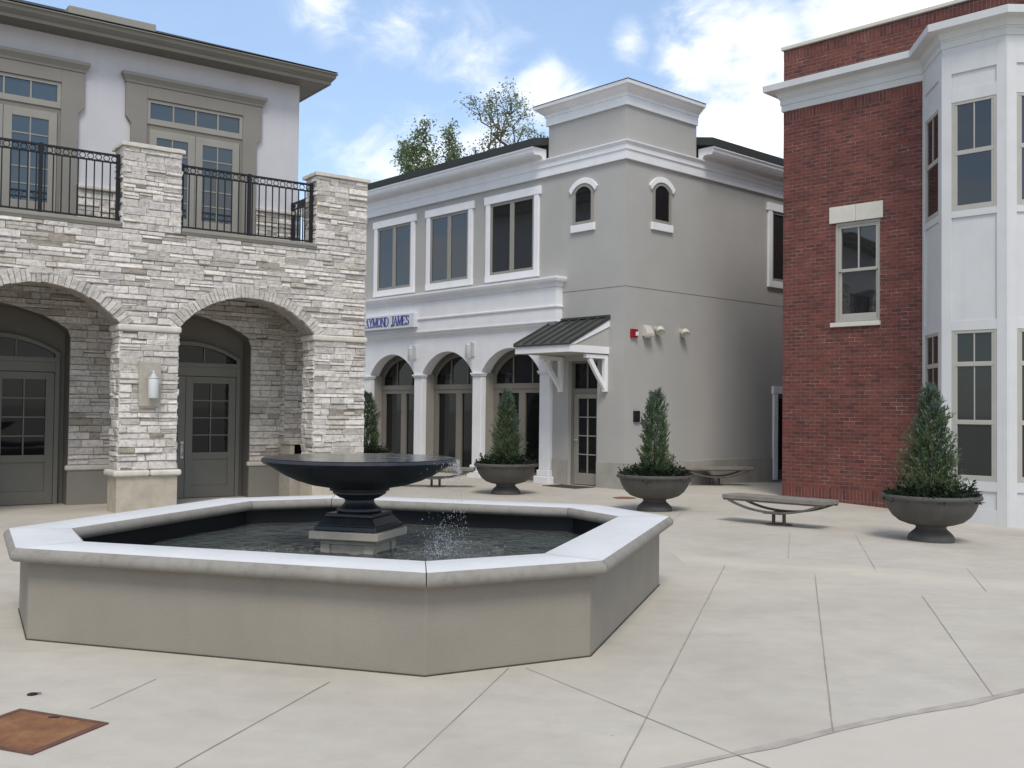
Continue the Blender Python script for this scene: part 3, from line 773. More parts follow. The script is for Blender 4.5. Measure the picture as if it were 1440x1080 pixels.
# ------------------------------------------------------------------ grey building
G0 = (2.37, 21.59)
GL = Fr(G0, 132, -1); GR = Fr(G0, 42, 1)
def build_grey():
    T = thing('grey_building', 'grey stucco two storey corner building with white cornice and white arcade', 'building', (G0[0], G0[1], 0))
    def pl(pts): return [GL.p(s, o, 0)[:2] for s, o in pts]
    D = -12
    m = MB()
    m.plan(pl([(0, 0), (.78, 0), (.78, -.2), (1.67, -.2), (1.67, 0), (2.2, 0), (2.2, -.38), (13, -.38), (13, D), (0, D)]), -.15, 2.75)
    m.plan(pl([(0, 0), (2.2, 0), (2.2, -.38), (13, -.38), (13, D), (0, D)]), 2.75, 3.55)
    m.plan(pl([(0, 0), (13, 0), (13, D), (0, D)]), 3.55, 7.42)
    m.plan(pl([(0, 0), (2.37, 0), (2.37, -2.38), (0, -2.38)]), 7.42, 8.5)
    m.build('wall', M['grey_stucco'], T)
    # control joint groove line, water table
    m = MB(); m.sweep(pl([(1.96, 0), (0, 0), (0, -9)]), [(-.004, 4.295), (.003, 4.295), (.003, 4.31), (-.004, 4.31)], side=1); m.build('control_joint', M['mortar_dark'], T)
    for f_, a_, b_ in ((GL, .0, .78), (GL, 1.67, 2.15), (GR, .0, 5.42)):
        x = a_; m = MB()
        while x < b_-.05:
            L = min(rnd.uniform(.75, .95), b_-x)
            m.box(f_, x+.004, x+L-.004, -.02, .030, -.15, .555); x += L
        m.box(f_, a_+.004, b_-.004, -.03, .022, -.14, .553)
        m.build('water_table', M['water_stone'], T, .005)
    # frieze band
    P = pl([(13, 0), (0, 0), (0, -12)])
    m = MB(); m.sweep(P, [(-.02, 7.0), (.06, 7.0), (.065, 7.185), (.09, 7.20), (.09, 7.30), (.14, 7.36), (.14, 7.385), (-.02, 7.40)], side=1)
    m.build('frieze', M['white_trim'], T, .003)
    # parapet cornice
    Q = pl([(2.37, -2.38), (2.37, 0), (0, 0), (0, -2.38), (2.37, -2.38)])
    m = MB(); m.sweep(Q[:4], [(-.02, 8.16), (.05, 8.16), (.05, 8.34), (.07, 8.345), (.08, 8.40), (.16, 8.46), (.20, 8.50), (.26, 8.53), (.27, 8.60), (.24, 8.615), (-.02, 8.63)], side=1)
    m.plan(pl([(2.36, -2.37), (2.36, -.01), (.01, -.01), (.01, -2.37)]), 8.5, 8.61)
    m.build('parapet_cornice', M['white_trim'], T, .003)
    m = MB(); m.sweep(Q[:4], [(-.03, 8.632), (.275, 8.603), (.285, 8.612), (-.03, 8.65)], side=1); m.build('parapet_flashing', M['shingle'], T)
    # eaves on both sides of the parapet
    prof = [(.0, 7.388), (.10, 7.388), (.115, 7.43), (.15, 7.455), (.155, 7.475), (.31, 7.48), (.315, 7.465), (.375, 7.475), (.41, 7.53), (.425, 7.60), (.445, 7.605), (.445, 7.645), (.0, 7.645)]
    m = MB(); m.sweep(pl([(13, 0), (2.45, 0)]), prof, side=1); m.sweep(pl([(0, -2.46), (0, -12)]), prof, side=1)
    m.build('gutter', M['white_trim'], T, .003)
    m = MB()
    sl = .2
    for A in ([GL.p(13, .46, 7.65), GL.p(2.375, .46, 7.65), GL.p(2.375, -2.3, 7.65+2.76*sl), GL.p(13, -2.3, 7.65+2.76*sl)],
              [GL.p(-.46, -2.385, 7.65), GL.p(-.46, -12, 7.65), GL.p(2.3, -12, 7.65+2.76*sl), GL.p(2.3, -2.385, 7.65+2.76*sl)]):
        Bq = [p+Vector((0, 0, .17)) for p in A]
        m.poly(A+Bq, [(0, 1, 2, 3), (7, 6, 5, 4), (0, 4, 5, 1), (1, 5, 6, 2), (2, 6, 7, 3), (3, 7, 4, 0)])
    m.build('roof', M['shingle'], T)
    # upper windows of the left facade
    def window(f, s0, s1, z0, z1, tw=.15, head=.19, sill=.16):
        q = MB(); a, b = s0, s1
        q.box(f, a, a+tw, 0, .06, z0+sill, z1-head); q.box(f, b-tw, b, 0, .06, z0+sill, z1-head)
        q.box(f, a-.01, b+.01, 0, .065, z0, z0+sill); q.box(f, a-.05, b+.05, 0, .07, z1-head, z1)
        w = q.build('window_trim', M['white_trim'], T, .006)
        q = MB(); a += tw; b -= tw; z0 += sill; z1 -= head; fw = .07
        q.box(f, a, a+fw, .002, .035, z0, z1); q.box(f, b-fw, b, .002, .035, z0, z1); q.box(f, a+fw, b-fw, .002, .035, z0, z0+fw); q.box(f, a+fw, b-fw, .002, .035, z1-fw, z1)
        c = (a+b)/2; q.box(f, c-.07, c+.07, .002, .034, z0+fw, z1-fw)
        q.build('frame', M['taupe_light'], w, .004)
        q = MB(); q.box(f, a+.05, c-.055, .0015, .012, z0+.05, z1-.05); q.box(f, c+.055, b-.05, .0015, .012, z0+.05, z1-.05); q.build('pane', M['glass_stripe'], w)
    for a in (2.64, 5.03, 7.43, 9.82): window(GL, a, a+1.87, 4.74, 6.83)
    window(GR, 5.20, 7.07, 4.74, 6.82)
    # arched small windows at the corner
    for f, c in ((GL, 1.235), (GR, 1.165)):
        hw = .30; zs, rs = 6.46, .18
        top, r_, zc, al = arc_pts(c, hw, zs, rs, 14); inn, _, _, _ = arc_pts(c, hw-.055, zs-.005, .14, 14)
        q = MB()
        for i in range(14): q.prism(f, [top[i], top[i+1], inn[i+1], inn[i]], .002, .04)
        q.box(f, c-hw, c-hw+.055, .002, .04, 5.77, zs); q.box(f, c+hw-.055, c+hw, .002, .04, 5.77, zs); q.box(f, c-hw+.055, c+hw-.055, .002, .04, 5.77, 5.83)
        w = q.build('arched_window', M['taupe_light'], T, .004)
        q = MB(); q.prism(f, [(c-hw+.05, 5.825)]+inn+[(c+hw-.05, 5.825)], .0015, .012); q.build('pane', M['glass'], w)
        q = MB(); hd, _, _, _ = arc_pts(c, hw+.13, zs+.10, .23, 14); h2, _, _, _ = arc_pts(c, hw+.06, zs+.005, .20, 14)
        for i in range(14): q.prism(f, [hd[i], hd[i+1], h2[i+1], h2[i]], 0, .05)
        q.build('hood', M['white_trim'], w, .006)
        q = MB(); q.box(f, c-.36, c+.36, 0, .055, 5.60, 5.765); q.build('sill', M['white_trim'], w, .008)
    # arcade: spandrel wall with three and a half arches, columns, entablature
    arc = [(3.53+2.39*k, 1.03) for k in range(4)]
    m = MB(); pts = [(2.16, 2.55)]
    for c, h in arc: pts += arc_pts(c, h, 2.55, .56, 26)[0]
    pts += [(13, 2.55), (13, 3.56), (2.16, 3.56)]
    m.prism(GL, pts, -.20, .10); m.build('arcade_wall', M['white_trim'], T, .006)
    for k in range(5):
        c = 2.33+2.39*k
        q = MB(); q.box(GL, c-.165, c+.165, -.06, .10, .30, 2.47); col = q.build('column', M['white_trim'], T, .012)
        q = MB(); q.box(GL, c-.185, c+.185, -.07, .13, 2.47, 2.51); q.box(GL, c-.20, c+.20, -.08, .15, 2.51, 2.552); q.build('capital', M['white_trim'], col, .006)
        q = MB(); q.box(GL, c-.20, c+.20, -.08, .14, .16, .30); q.box(GL, c-.25, c+.25, -.12, .19, -.1, .16); q.build('base', M['white_trim'], col, .02)
        q = MB(); q.box(GL, c-.155, c+.155, -.40, -.062, -.1, 2.549); q.build('pier', M['taupe_light'], T, .004)
    L = pl([(13, .10), (1.97, .10), (1.97, 0)])
    m = MB(); m.sweep(L, [(-.12, 3.50), (.01, 3.50), (.015, 3.54), (.05, 3.56), (.07, 3.60), (.11, 3.64), (.11, 3.665), (-.12, 3.665)], side=1)
    m.sweep(L, [(-.10, 3.667), (.09, 3.667), (.09, 3.96), (.12, 3.965), (.125, 4.0), (.095, 4.01), (.095, 4.42), (.12, 4.43), (.14, 4.50), (.21, 4.55), (.23, 4.60), (.23, 4.645), (-.10, 4.66)], side=1)
    m.build('entablature', M['white_trim'], T, .003)
    for c, h in arc:
        o0 = -.38
        q = MB(); w = 1.06; zb = .18
        ft, _, _, _ = arc_pts(c, w, 2.52, .57, 22); fi, _, _, _ = arc_pts(c, w-.10, 2.50, .49, 22)
        for i in range(22): q.prism(GL, [ft[i], ft[i+1], fi[i+1], fi[i]], o0, o0+.07)
        q.box(GL, c-w, c-w+.20, o0, o0+.07, 0, 2.16); q.box(GL, c+w-.20, c+w, o0, o0+.07, 0, 2.16); q.box(GL, c-w, c+w, o0, o0+.08, 2.16, 2.29)
        q.box(GL, c-w, c-w+.10, o0, o0+.07, 2.29, 2.50); q.box(GL, c+w-.10, c+w, o0, o0+.07, 2.29, 2.50)
        q.box(GL, c-w+.20, c+w-.20, o0, o0+.065, 0, zb); q.box(GL, c-w+.20, c+w-.20, o0, o0+.065, 2.06, 2.16); q.box(GL, c-.11, c+.11, o0, o0+.066, zb, 2.06)
        for x in (c-.34, c+.34):
            zt = 2.50+.49-.06
            q.box(GL, x-.016, x+.016, o0, o0+.05, 2.29, zt)
        f = q.build('shopfront', M['taupe'], T, .004)
        q = MB(); q.prism(GL, [(c-w+.09, 2.285)]+fi+[(c+w-.09, 2.285)], o0+.001, o0+.018)
        q.box(GL, c-w+.19, c-.10, o0+.001, o0+.018, zb-.01, 2.07); q.box(GL, c+.10, c+w-.19, o0+.001, o0+.018, zb-.01, 2.07)
        q.build('pane', M['glass_low'], f)
    # side door under the canopy
    q = MB(); a, b = .78, 1.67; o0 = -.2
    q.box(GL, a, a+.05, o0, o0+.10, 0, 2.75); q.box(GL, b-.05, b, o0, o0+.10, 0, 2.75); q.box(GL, a+.05, b-.05, o0, o0+.10, 2.70, 2.75); q.box(GL, a+.05, b-.05, o0, o0+.10, 2.04, 2.14)
    q.box(GL, 1.21, 1.24, o0, o0+.05, 2.14, 2.70)
    q.build('door_frame', M['taupe'], T, .004)
    q = MB(); q.box(GL, a+.05, b-.05, o0+.001, o0+.02, 2.14, 2.70); q.build('transom_pane', M['glass_low'], T)
    q = MB(); a, b = .835, 1.615; g0, g1 = a+.10, b-.12; z0, z1 = .27, 1.92
    q.box(GL, a, g0, o0+.001, o0+.06, .02, 2.035); q.box(GL, g1, b, o0+.001, o0+.06, .02, 2.035); q.box(GL, g0, g1, o0+.001, o0+.06, .02, z0); q.box(GL, g0, g1, o0+.001, o0+.06, z1, 2.035)
    for i in range(1, 4): z = z0+(z1-z0)*i/4; q.box(GL, g0, g1, o0+.001, o0+.045, z-.012, z+.012)
    x = (g0+g1)/2; q.box(GL, x-.012, x+.012, o0+.001, o0+.047, z0, z1)
    d = q.build('door', M['taupe_light'], T, .003)
    q = MB(); q.box(GL, g0, g1, o0+.0015, o0+.02, z0, z1); q.build('pane', M['glass_low'], d)
    q = MB(); q.tube([GL.p(b-.06, o0+.06, 1.0), GL.p(b-.06, o0+.11, 1.0), GL.p(b-.16, o0+.11, 1.0)], .012); q.build('handle', M['steel'], d)
    # door at the far end of the right wall
    q = MB(); a, b = 5.45, 6.9
    q.box(GR, a, a+.16, 0, .06, 0, 2.12); q.box(GR, b-.16, b, 0, .06, 0, 2.12); q.box(GR, a-.04, b+.04, 0, .07, 2.12, 2.30)
    tr = q.build('door_trim', M['white_trim'], T, .006)
    q = MB(); q.box(GR, a+.16, b-.16, .002, .03, 0, 2.12); d = q.build('side_door', M['black_metal'], T)
    q = MB(); q.box(GR, a+.26, b-.26, .03, .035, .25, 2.0); q.build('pane', M['glass_low'], d)
    return T
build_grey()

def build_canopy():
    T = thing('door_canopy', 'small dark standing seam canopy on white brackets above the corner door', 'canopy', GL.p(1.27, 0, 2.85))
    a, b, p = .44, 2.12, 1.2; zt, ze = 3.66, 3.07
    def sl(o): return zt+(ze-zt)*o/p
    m = MB()
    q = [(0, zt), (p+.03, sl(p+.03)), (p+.03, sl(p+.03)-.04), (0, zt-.045)]
    v = [GL.p(s, o, z) for s in (a-.03, b+.03) for o, z in q]
    m.poly(v, [(0, 1, 2, 3), (7, 6, 5, 4), (0, 4, 5, 1), (1, 5, 6, 2), (2, 6, 7, 3), (3, 7, 4, 0)])
    n = 6
    for i in range(n+1):
        s = a-.02+(b-a+.04)*i/n
        v = [GL.p(s+ds, o, sl(o)+dz) for ds in (-.013, .013) for o, dz in ((0.002, .0), (p+.028, .0), (p+.028, .04), (0.002, .04))]
        m.poly(v, [(0, 1, 2, 3), (7, 6, 5, 4), (0, 4, 5, 1), (1, 5, 6, 2), (2, 6, 7, 3), (3, 7, 4, 0)])
    m.box(GL, a-.03, b+.03, .001, .05, zt+.003, zt+.05)
    m.build('roof_panel', M['roof_metal'], T, .002)
    m = MB(); m.box(GL, a, b, p-.06, p, 2.87, 3.02); m.box(GL, a, a+.06, 0, p-.06, 2.87, 3.02); m.box(GL, b-.06, b, 0, p-.06, 2.87, 3.02)
    for s in (a, b-.06):
        v = [GL.p(s+ds, o, z) for ds in (-.012, .072) for o, z in ((0, zt-.05), (p, sl(p)-.045), (p, 3.022), (p-.12, 3.022), (0, zt-.20))]
        m.poly(v, [(0, 1, 2, 3, 4), (9, 8, 7, 6, 5)]+[(i, (i+1) % 5, 5+(i+1) % 5, 5+i) for i in range(5)])
    m.build('fascia', M['white_trim'], T, .004)
    m = MB()
    for s in (a+.01, b-.05):
        v = [GL.p(s+ds, o, z) for ds in (0, .04) for o, z in ((.0, 3.02), (p-.15, 3.02), (.0, zt-.21))]
        m.poly(v, [(0, 1, 2), (5, 4, 3), (0, 3, 4, 1), (1, 4, 5, 2), (2, 5, 3, 0)])
    m.box(GL, a+.06, b-.06, .0, p-.06, 2.87, 2.90); m.build('gable_infill', M['grey_stucco'], T)
    for s in (a+.03, b-.30):
        m = MB(); w = .10
        m.box(GL, s, s+w, 0, .09, 2.06, 2.848)
        m.box(GL, s, s+w, .09, .66, 2.765, 2.848)
        for i in range(6):
            t0, t1 = i/6, (i+1)/6
            f = lambda t: (.06+.47*t, 2.16+.60*t-.02*math.sin(math.pi*t))
            (o0, z0), (o1, z1) = f(t0), f(t1)
            v = [GL.p(s+ds, o, z) for ds in (.012, w-.012) for o, z in ((o0-.035, z0+.035), (o1-.035, z1+.035), (o1+.035, z1-.035), (o0+.035, z0-.035))]
            m.poly(v, [(0, 1, 2, 3), (7, 6, 5, 4), (0, 4, 5, 1), (1, 5, 6, 2), (2, 6, 7, 3), (3, 7, 4, 0)])
        m.build('bracket', M['white_trim'], T, .006)
build_canopy()

for s, lb in ((9.50, 'steel cylinder wall lamp on white arcade beside the stone pier, left of the sign lamp'), (7.24, 'small steel cylinder wall lamp between first and second white arches'), (4.87, 'small steel cylinder wall lamp between second and third white arches')):
    if s < 9: wall_lamp(GL.p(s, .10, 3.10), GL.n, lb, False, 'wall lamps on the white arcade')

# sign
GLYPH = {
 'R': [[(0, 0), (0, 1)], [(0, 1), (.45, 1), (.6, .9), (.6, .65), (.45, .52), (0, .52)], [(.32, .52), (.66, 0)]],
 'A': [[(0, 0), (.36, 1)], [(.36, 1), (.72, 0)], [(.15, .36), (.58, .36)]],
 'Y': [[(0, 1), (.34, .48)], [(.68, 1), (.34, .48)], [(.34, .48), (.34, 0)]],
 'M': [[(0, 0), (.06, 1)], [(.06, 1), (.42, .05)], [(.42, .05), (.78, 1)], [(.78, 1), (.84, 0)]],
 'O': [[(.36+.36*math.sin(k*math.pi/6), .5+.5*math.cos(k*math.pi/6)) for k in range(13)]],
 'N': [[(0, 0), (0, 1)], [(0, 1), (.62, 0)], [(.62, 0), (.62, 1)]],
 'D': [[(0, 0), (0, 1)], [(0, 1), (.4, 1), (.62, .8), (.68, .5), (.62, .2), (.4, 0), (0, 0)]],
 'J': [[(.36, 1), (.36, .15), (.25, -.05), (.08, -.08), (0, .06)]],
 'E': [[(0, 0), (0, 1)], [(0, 1), (.52, 1), (.52, .85)], [(0, .52), (.4, .52)], [(0, 0), (.55, 0), (.55, .17)]],
 'S': [[(.5, .82), (.38, .98), (.14, .98), (.02, .82), (.08, .62), (.42, .42), (.52, .22), (.4, .03), (.14, .0), (0, .18)]]}
SERIF = {'R': [(0, 0), (0, 1), (.66, 0)], 'A': [(0, 0), (.72, 0)], 'Y': [(0, 1), (.68, 1), (.34, 0)], 'M': [(0, 0), (.84, 0), (.04, 1), (.8, 1)], 'N': [(0, 0), (0, 1), (.62, 1)], 'D': [(0, 0), (0, 1)], 'J': [(.36, 1)], 'E': [(0, 0), (0, 1)], 'O': [], 'S': []}
def build_sign():
    sL, sR, zb, zt = 9.86, 7.02, 3.78, 4.16
    o = .20
    T = thing('shop_sign', 'pale shop sign with blue serif capitals on the white fascia above the arcade', 'sign', GL.p(8.6, o, 4.0))
    m = MB(); m.box(GL, sR, sL, o-.01, o+.13, zb, zt); m.build('board', M['sign_white'], T, .01)
    txt = 'RAYMOND JAMES'; H = .235; adv = lambda ch: (max(x for st in GLYPH[ch] for x, _ in st)+.2)*.86
    Wt = sum(adv(c) if c != ' ' else .42 for c in txt); k = (sL-sR-.62)/Wt
    m = MB(); x = 0; z0 = zb+.085; on = o+.131
    def seg(p, q, w):
        (x0, y0), (x1, y1) = p, q
        A = Vector((sL-.44-x0, z0+y0*H)); B = Vector((sL-.44-x1, z0+y1*H)); d = (B-A).normalized(); n = Vector((-d.y, d.x))*w/2; A = A-d*w*.25; B = B+d*w*.25
        m.prism(GL, [tuple(A-n), tuple(B-n), tuple(B+n), tuple(A+n)], on, on+.008+rnd.uniform(0, .004))
    for ch in txt:
        if ch == ' ': x += .42*k; continue
        for st in GLYPH[ch]:
            for p, q in zip(st, st[1:]):
                vert = abs(q[1]-p[1]) > abs(q[0]-p[0])*1.1
                thin = ch in 'AMN' and (q[1] > p[1] if ch in 'A' else (p[0] == q[0]))
                w = .019 if (not vert or thin) else .034
                seg((x+p[0]*k*.86, p[1]), (x+q[0]*k*.86, q[1]), w)
        for sx, sy in SERIF[ch]: seg((x+sx*k*.86-.045, sy), (x+sx*k*.86+.045, sy), .018)
        x += adv(ch)*k
    m.build('lettering', M['sign_blue'], T, recalc=True)
build_sign()

# wall fittings on the grey right face
def fittings():
    T = thing('fire_alarm', 'small red fire alarm strobe on grey wall near corner', 'fire alarm', GR.p(.26, 0, 3.30))
    m = MB(); m.box(GR, .16, .36, 0, .06, 3.22, 3.40); m.build('housing', M['red_plastic'], T, .012)
    m = MB(); m.box(GR, .27, .345, .06, .10, 3.25, 3.34); m.build('strobe_lens', M['lamp_glass'], T, .012)
    T = thing('emergency_light', 'beige wedge shaped emergency light on grey wall beside the red alarm', 'light', GR.p(.66, 0, 3.35))
    m = MB(); v = [GR.p(s, o, z) for s in (.55, .77) for o, z in ((0, 3.26), (.17, 3.26), (.17, 3.33), (.07, 3.50), (0, 3.50))]
    m.poly(v, [(0, 1, 2, 3, 4), (9, 8, 7, 6, 5)]+[(i, (i+1) % 5, 5+(i+1) % 5, 5+i) for i in range(5)]); m.build('housing', M['beige_plastic'], T, .012)
    m = MB(); m.box(GR, .58, .74, .03, .15, 3.235, 3.262); m.build('lens', M['lamp_glass'], T, .006)
    for s, lb in ((1.0, 'beige dome floodlight beside the wedge shaped light on grey wall'), (1.86, 'beige dome floodlight standing alone, farthest right on grey wall')):
        T = thing('flood_light', lb, 'light', GR.p(s, 0, 3.42), 'dome floodlights on the grey wall')
        f = Fr(GR.p(s, 0, 0), 42); z = 3.40
        c = GR.p(s, .13, z); ax = (GR.n*.55+Vector((0, 0, -.75))-GR.e*.35).normalized()
        m = MB(); prof = [(.001, -.105), (.04, -.10), (.072, -.078), (.092, -.04), (.10, 0), (.098, .045), (.088, .05), (.07, .035), (.001, .03)]
        q = Vector((0, 0, 1)).rotation_difference(ax)
        n = 20; v = []; F = []
        for i in range(n):
            a = 2*math.pi*i/n
            for r_, h in prof: v.append(c+q @ Vector((r_*math.cos(a), r_*math.sin(a), h)))
        k = len(prof)
        for i in range(n):
            for j in range(k-1): F.append((i*k+j, ((i+1) % n)*k+j, ((i+1) % n)*k+j+1, i*k+j+1))
        F.append(tuple(i*k for i in range(n))); F.append(tuple(i*k+k-1 for i in range(n-1, -1, -1)))
        m.poly(v, F, None, 0, None, True); m.build('lamp_head', M['beige_plastic'], T)
        m = MB(); m.tube([GR.p(s, 0, z+.05), GR.p(s, .02, z+.05)], .055, 14); m.tube([GR.p(s, .02, z+.05), GR.p(s+.02, .10, z+.05), c], .018, 8); m.build('mount', M['beige_plastic'], T)
    T = thing('card_reader', 'small black box on grey wall behind the middle planter tree', 'card reader', GR.p(.40, 0, 1.55))
    m = MB(); m.box(GR, .28, .46, 0, .05, 1.42, 1.66); m.build('housing', M['black_metal'], T, .01)
    m = MB(); m.box(GR, .32, .42, .05, .055, 1.52, 1.62); m.build('face_plate', M['glass_blind'], T, .002)
fittings()

# ------------------------------------------------------------------ brick building
B0 = (5.41, 20.47)
BK = Fr(B0, 134.5-180, 1)
def build_brick():
    T = thing('brick_building', 'red brick building with white cornice and white polygonal bay window', 'building', (B0[0], B0[1], 0))
    bk = lambda s, o: tuple(BK.p(s, o, 0)[:2])
    P1 = bk(2.87, 0); P2 = (P1[0]-.16, P1[1]-1.215)
    P3 = (P2[0]+.71, P2[1]-.72); P4 = (P3[0]+1.02, P3[1]+.02); P5 = (P4[0]+.72, P4[1]+.72)
    e45 = (math.cos(R(44.5)), math.sin(R(44.5)))
    far = lambda p, d: (p[0]+e45[0]*d, p[1]+e45[1]*d)
    ZB = 7.95
    WS = (1.12, 2.03, 3.39, 5.31)
    # wall with a real window opening
    m = MB(); th = .35
    for a, b, z0, z1 in ((0, WS[0], -.4, ZB), (WS[1], 2.90, -.4, ZB), (WS[0], WS[1], -.4, WS[2]), (WS[0], WS[1], WS[3], ZB)):
        if z0 < 0:
            m.box(BK, a, b, -th, 0, z0, .215, 1); z0 = .215
        zt = 7.49 if z1 == ZB else z1
        m.box(BK, a, b, -th, 0, z0, zt, 0)
        if z1 == ZB: m.box(BK, a, b, -th, .003, 7.49, ZB, 1)
    # left return and the rest of the body
    m.plan([bk(0, -th), bk(6.4, -th), far(bk(6.4, -th), 10), far(bk(0, -th), 10)], -.4, ZB, 0)
    m.build('wall', [M['brick'], M['soldier']], T)
    m = MB(); m.box(BK, 0, 6.4, -.3, 0, 8.18, 8.72, 0); m.box(BK, 0, 6.4, -.3, .004, 8.72, 8.94, 1)
    rt = Fr(B0, 44.5, -1)
    m.box(rt, .301, 10, -.3, 0, 8.18, 8.94, 0)
    m.build('parapet', [M['brick'], M['soldier']], T)
    m = MB(); m.box(BK, -.04, 6.44, -.34, .05, 8.942, 9.01); m.box(rt, .345, 10, -.34, .05, 8.942, 9.01); m.build('parapet_coping', M['lintel_stone'], T, .008)
    chain = [far(bk(0, 0), 10), bk(0, 0), P1, P2, P3, P4, P5, far(P5, 8)]
    m = MB()
    m.sweep(chain, [(-.05, 7.70), (.035, 7.70), (.035, 7.82), (.055, 7.825), (.055, 7.93), (.075, 7.94), (.075, 7.97), (-.05, 7.97)], side=1)
    m.sweep(chain, [(-.05, 7.972), (.08, 7.972), (.10, 8.03), (.13, 8.065), (.27, 8.085), (.275, 8.085), (.30, 8.09), (.305, 8.215), (.28, 8.222), (-.05, 8.25)], side=1)
    m.build('cornice', M['bay_white'], T, .003)
    m = MB(); m.plan([bk(1.5, -1), P1, P2, P3, P4, P5, far(P5, 8), far(bk(1.5, -1), 8)], 7.96, 8.20); m.build('bay_roof', M['roof_metal'], T)
    # window in the brick
    a, b, z0, z1 = WS
    m = MB(); o = -.11
    m.box(BK, a, a+.05, o, -.03, z0, z1); m.box(BK, b-.05, b, o, -.03, z0, z1); m.box(BK, a+.05, b-.05, o, -.03, z1-.05, z1); m.box(BK, a+.05, b-.05, o, -.03, z0, z0+.05)
    a += .05; b -= .05; z0 += .05; z1 -= .05; zm = (z0+z1)/2+.02
    m.box(BK, a, a+.055, o, -.05, zm, z1); m.box(BK, b-.055, b, o, -.05, zm, z1); m.box(BK, a+.055, b-.055, o, -.05, z1-.06, z1); m.box(BK, a+.055, b-.055, o, -.045, zm-.01, zm+.05)
    m.box(BK, a, a+.06, o, -.075, z0, zm-.01); m.box(BK, b-.06, b, o, -.075, z0, zm-.01); m.box(BK, a+.06, b-.06, o, -.075, z0, z0+.12)
    c = (a+b)/2; m.box(BK, c-.012, c+.012, o, -.055, zm+.05, z1-.06)
    w = m.build('window', M['frame_light'], T, .004)
    m = MB(); m.box(BK, a, b, -.12, -.09, z0, z1); m.build('pane', M['glass'], w)
    m = MB(); m.box(BK, 1.01, 1.55, -.05, .02, 5.312, 5.63); m.box(BK, 1.556, 2.09, -.05, .02, 5.312, 5.63); m.build('lintel', M['lintel_stone'], w, .006)
    m = MB(); m.box(BK, 1.05, 2.05, -.12, .055, 3.305, 3.388); m.build('sill', M['lintel_stone'], w, .008)
    # bay: core, corner posts, panels, windows
    m = MB(); m.plan([bk(2.2, -1.2), bk(2.9, 0), P2, P3, P4, P5, far(P5, 8), far(bk(2.2, -1.2), 8)], -.4, 7.96, 0); bay = m.build('bay', M['bay_white'], T)
    faces = [(P1, P2), (P2, P3), (P3, P4), (P4, P5)]
    for k, (p, q) in enumerate(faces):
        d = (Vector(q)-Vector(p)); L = d.length
        f = Fr(p, math.degrees(math.atan2(d.y, d.x)), 1)
        pw = .125; c = L/2
        hw = .365 if k != 0 else .44
        m = MB(); o1 = .045
        lo = .20
        m.box(f, 0.0 if k else .03, c-hw, .002, o1, -.4, 7.70); m.box(f, c+hw, L, .002, o1, -.4, 7.70)
        for z0, z1 in ((-.4, .12), (.41, .57), (3.05, 3.21), (4.94, 5.05), (6.88, 7.09), (7.37, 7.70)): m.box(f, c-hw, c+hw, .002, o1-.002, z0, z1)
        m.box(f, c-hw, c+hw, .002, .014, .12, .41); m.box(f, c-hw, c+hw, .002, .014, 3.21, 4.94); m.box(f, c-hw, c+hw, .002, .014, 7.09, 7.37)
        if k < 3:      # corner post closing the angle between two faces
            d2 = (Vector(faces[k+1][1])-Vector(q)).normalized(); d1 = d.normalized()
            n1 = Vector((d1.y, -d1.x)); n2 = Vector((d2.y, -d2.x)); mm = (n1+n2).normalized(); mm = mm/mm.dot(n1); Q = Vector(q)
            m.plan([tuple(Q), tuple(Q+n1*o1), tuple(Q+mm*o1), tuple(Q+n2*o1)], -.4, 7.70)
        m.build('panel_trim', M['bay_white'], bay, .003)
        for z0, z1, low in ((5.05, 6.88, 0), (.57, 3.05, 1)):
            a, b = c-hw, c+hw; t = .05
            m = MB(); m.box(f, a, a+t, .002, .035, z0, z1); m.box(f, b-t, b, .002, .035, z0, z1); m.box(f, a+t, b-t, .002, .035, z1-t, z1); m.box(f, a+t, b-t, .002, .035, z0, z0+.09)
            a += t; b -= t; zb = z0+.09; zt = z1-t; g = .04
            rails = [2.49, 1.53] if low else [6.02]
            for i, zr in enumerate(rails):
                m.box(f, a, b, .002, .033, zr-.035, zr+.04)
            m.box(f, a, a+g, .002, .028, zb, zt); m.box(f, b-g, b, .002, .028, zb, zt)
            m.box(f, c-.01, c+.01, .002, .026, rails[0]+.04, zt)
            if low: m.box(f, c-.01, c+.01, .002, .018, rails[1]+.04, rails[0]-.035)
            w = m.build('bay_window', M['frame_light'], T, .004)
            m = MB(); m.box(f, a+.01, b-.01, .0015, .010, zb-.01, zt+.01); m.build('pane', M['glass_blind'] if low else M['glass'], w)
    return T
build_brick()

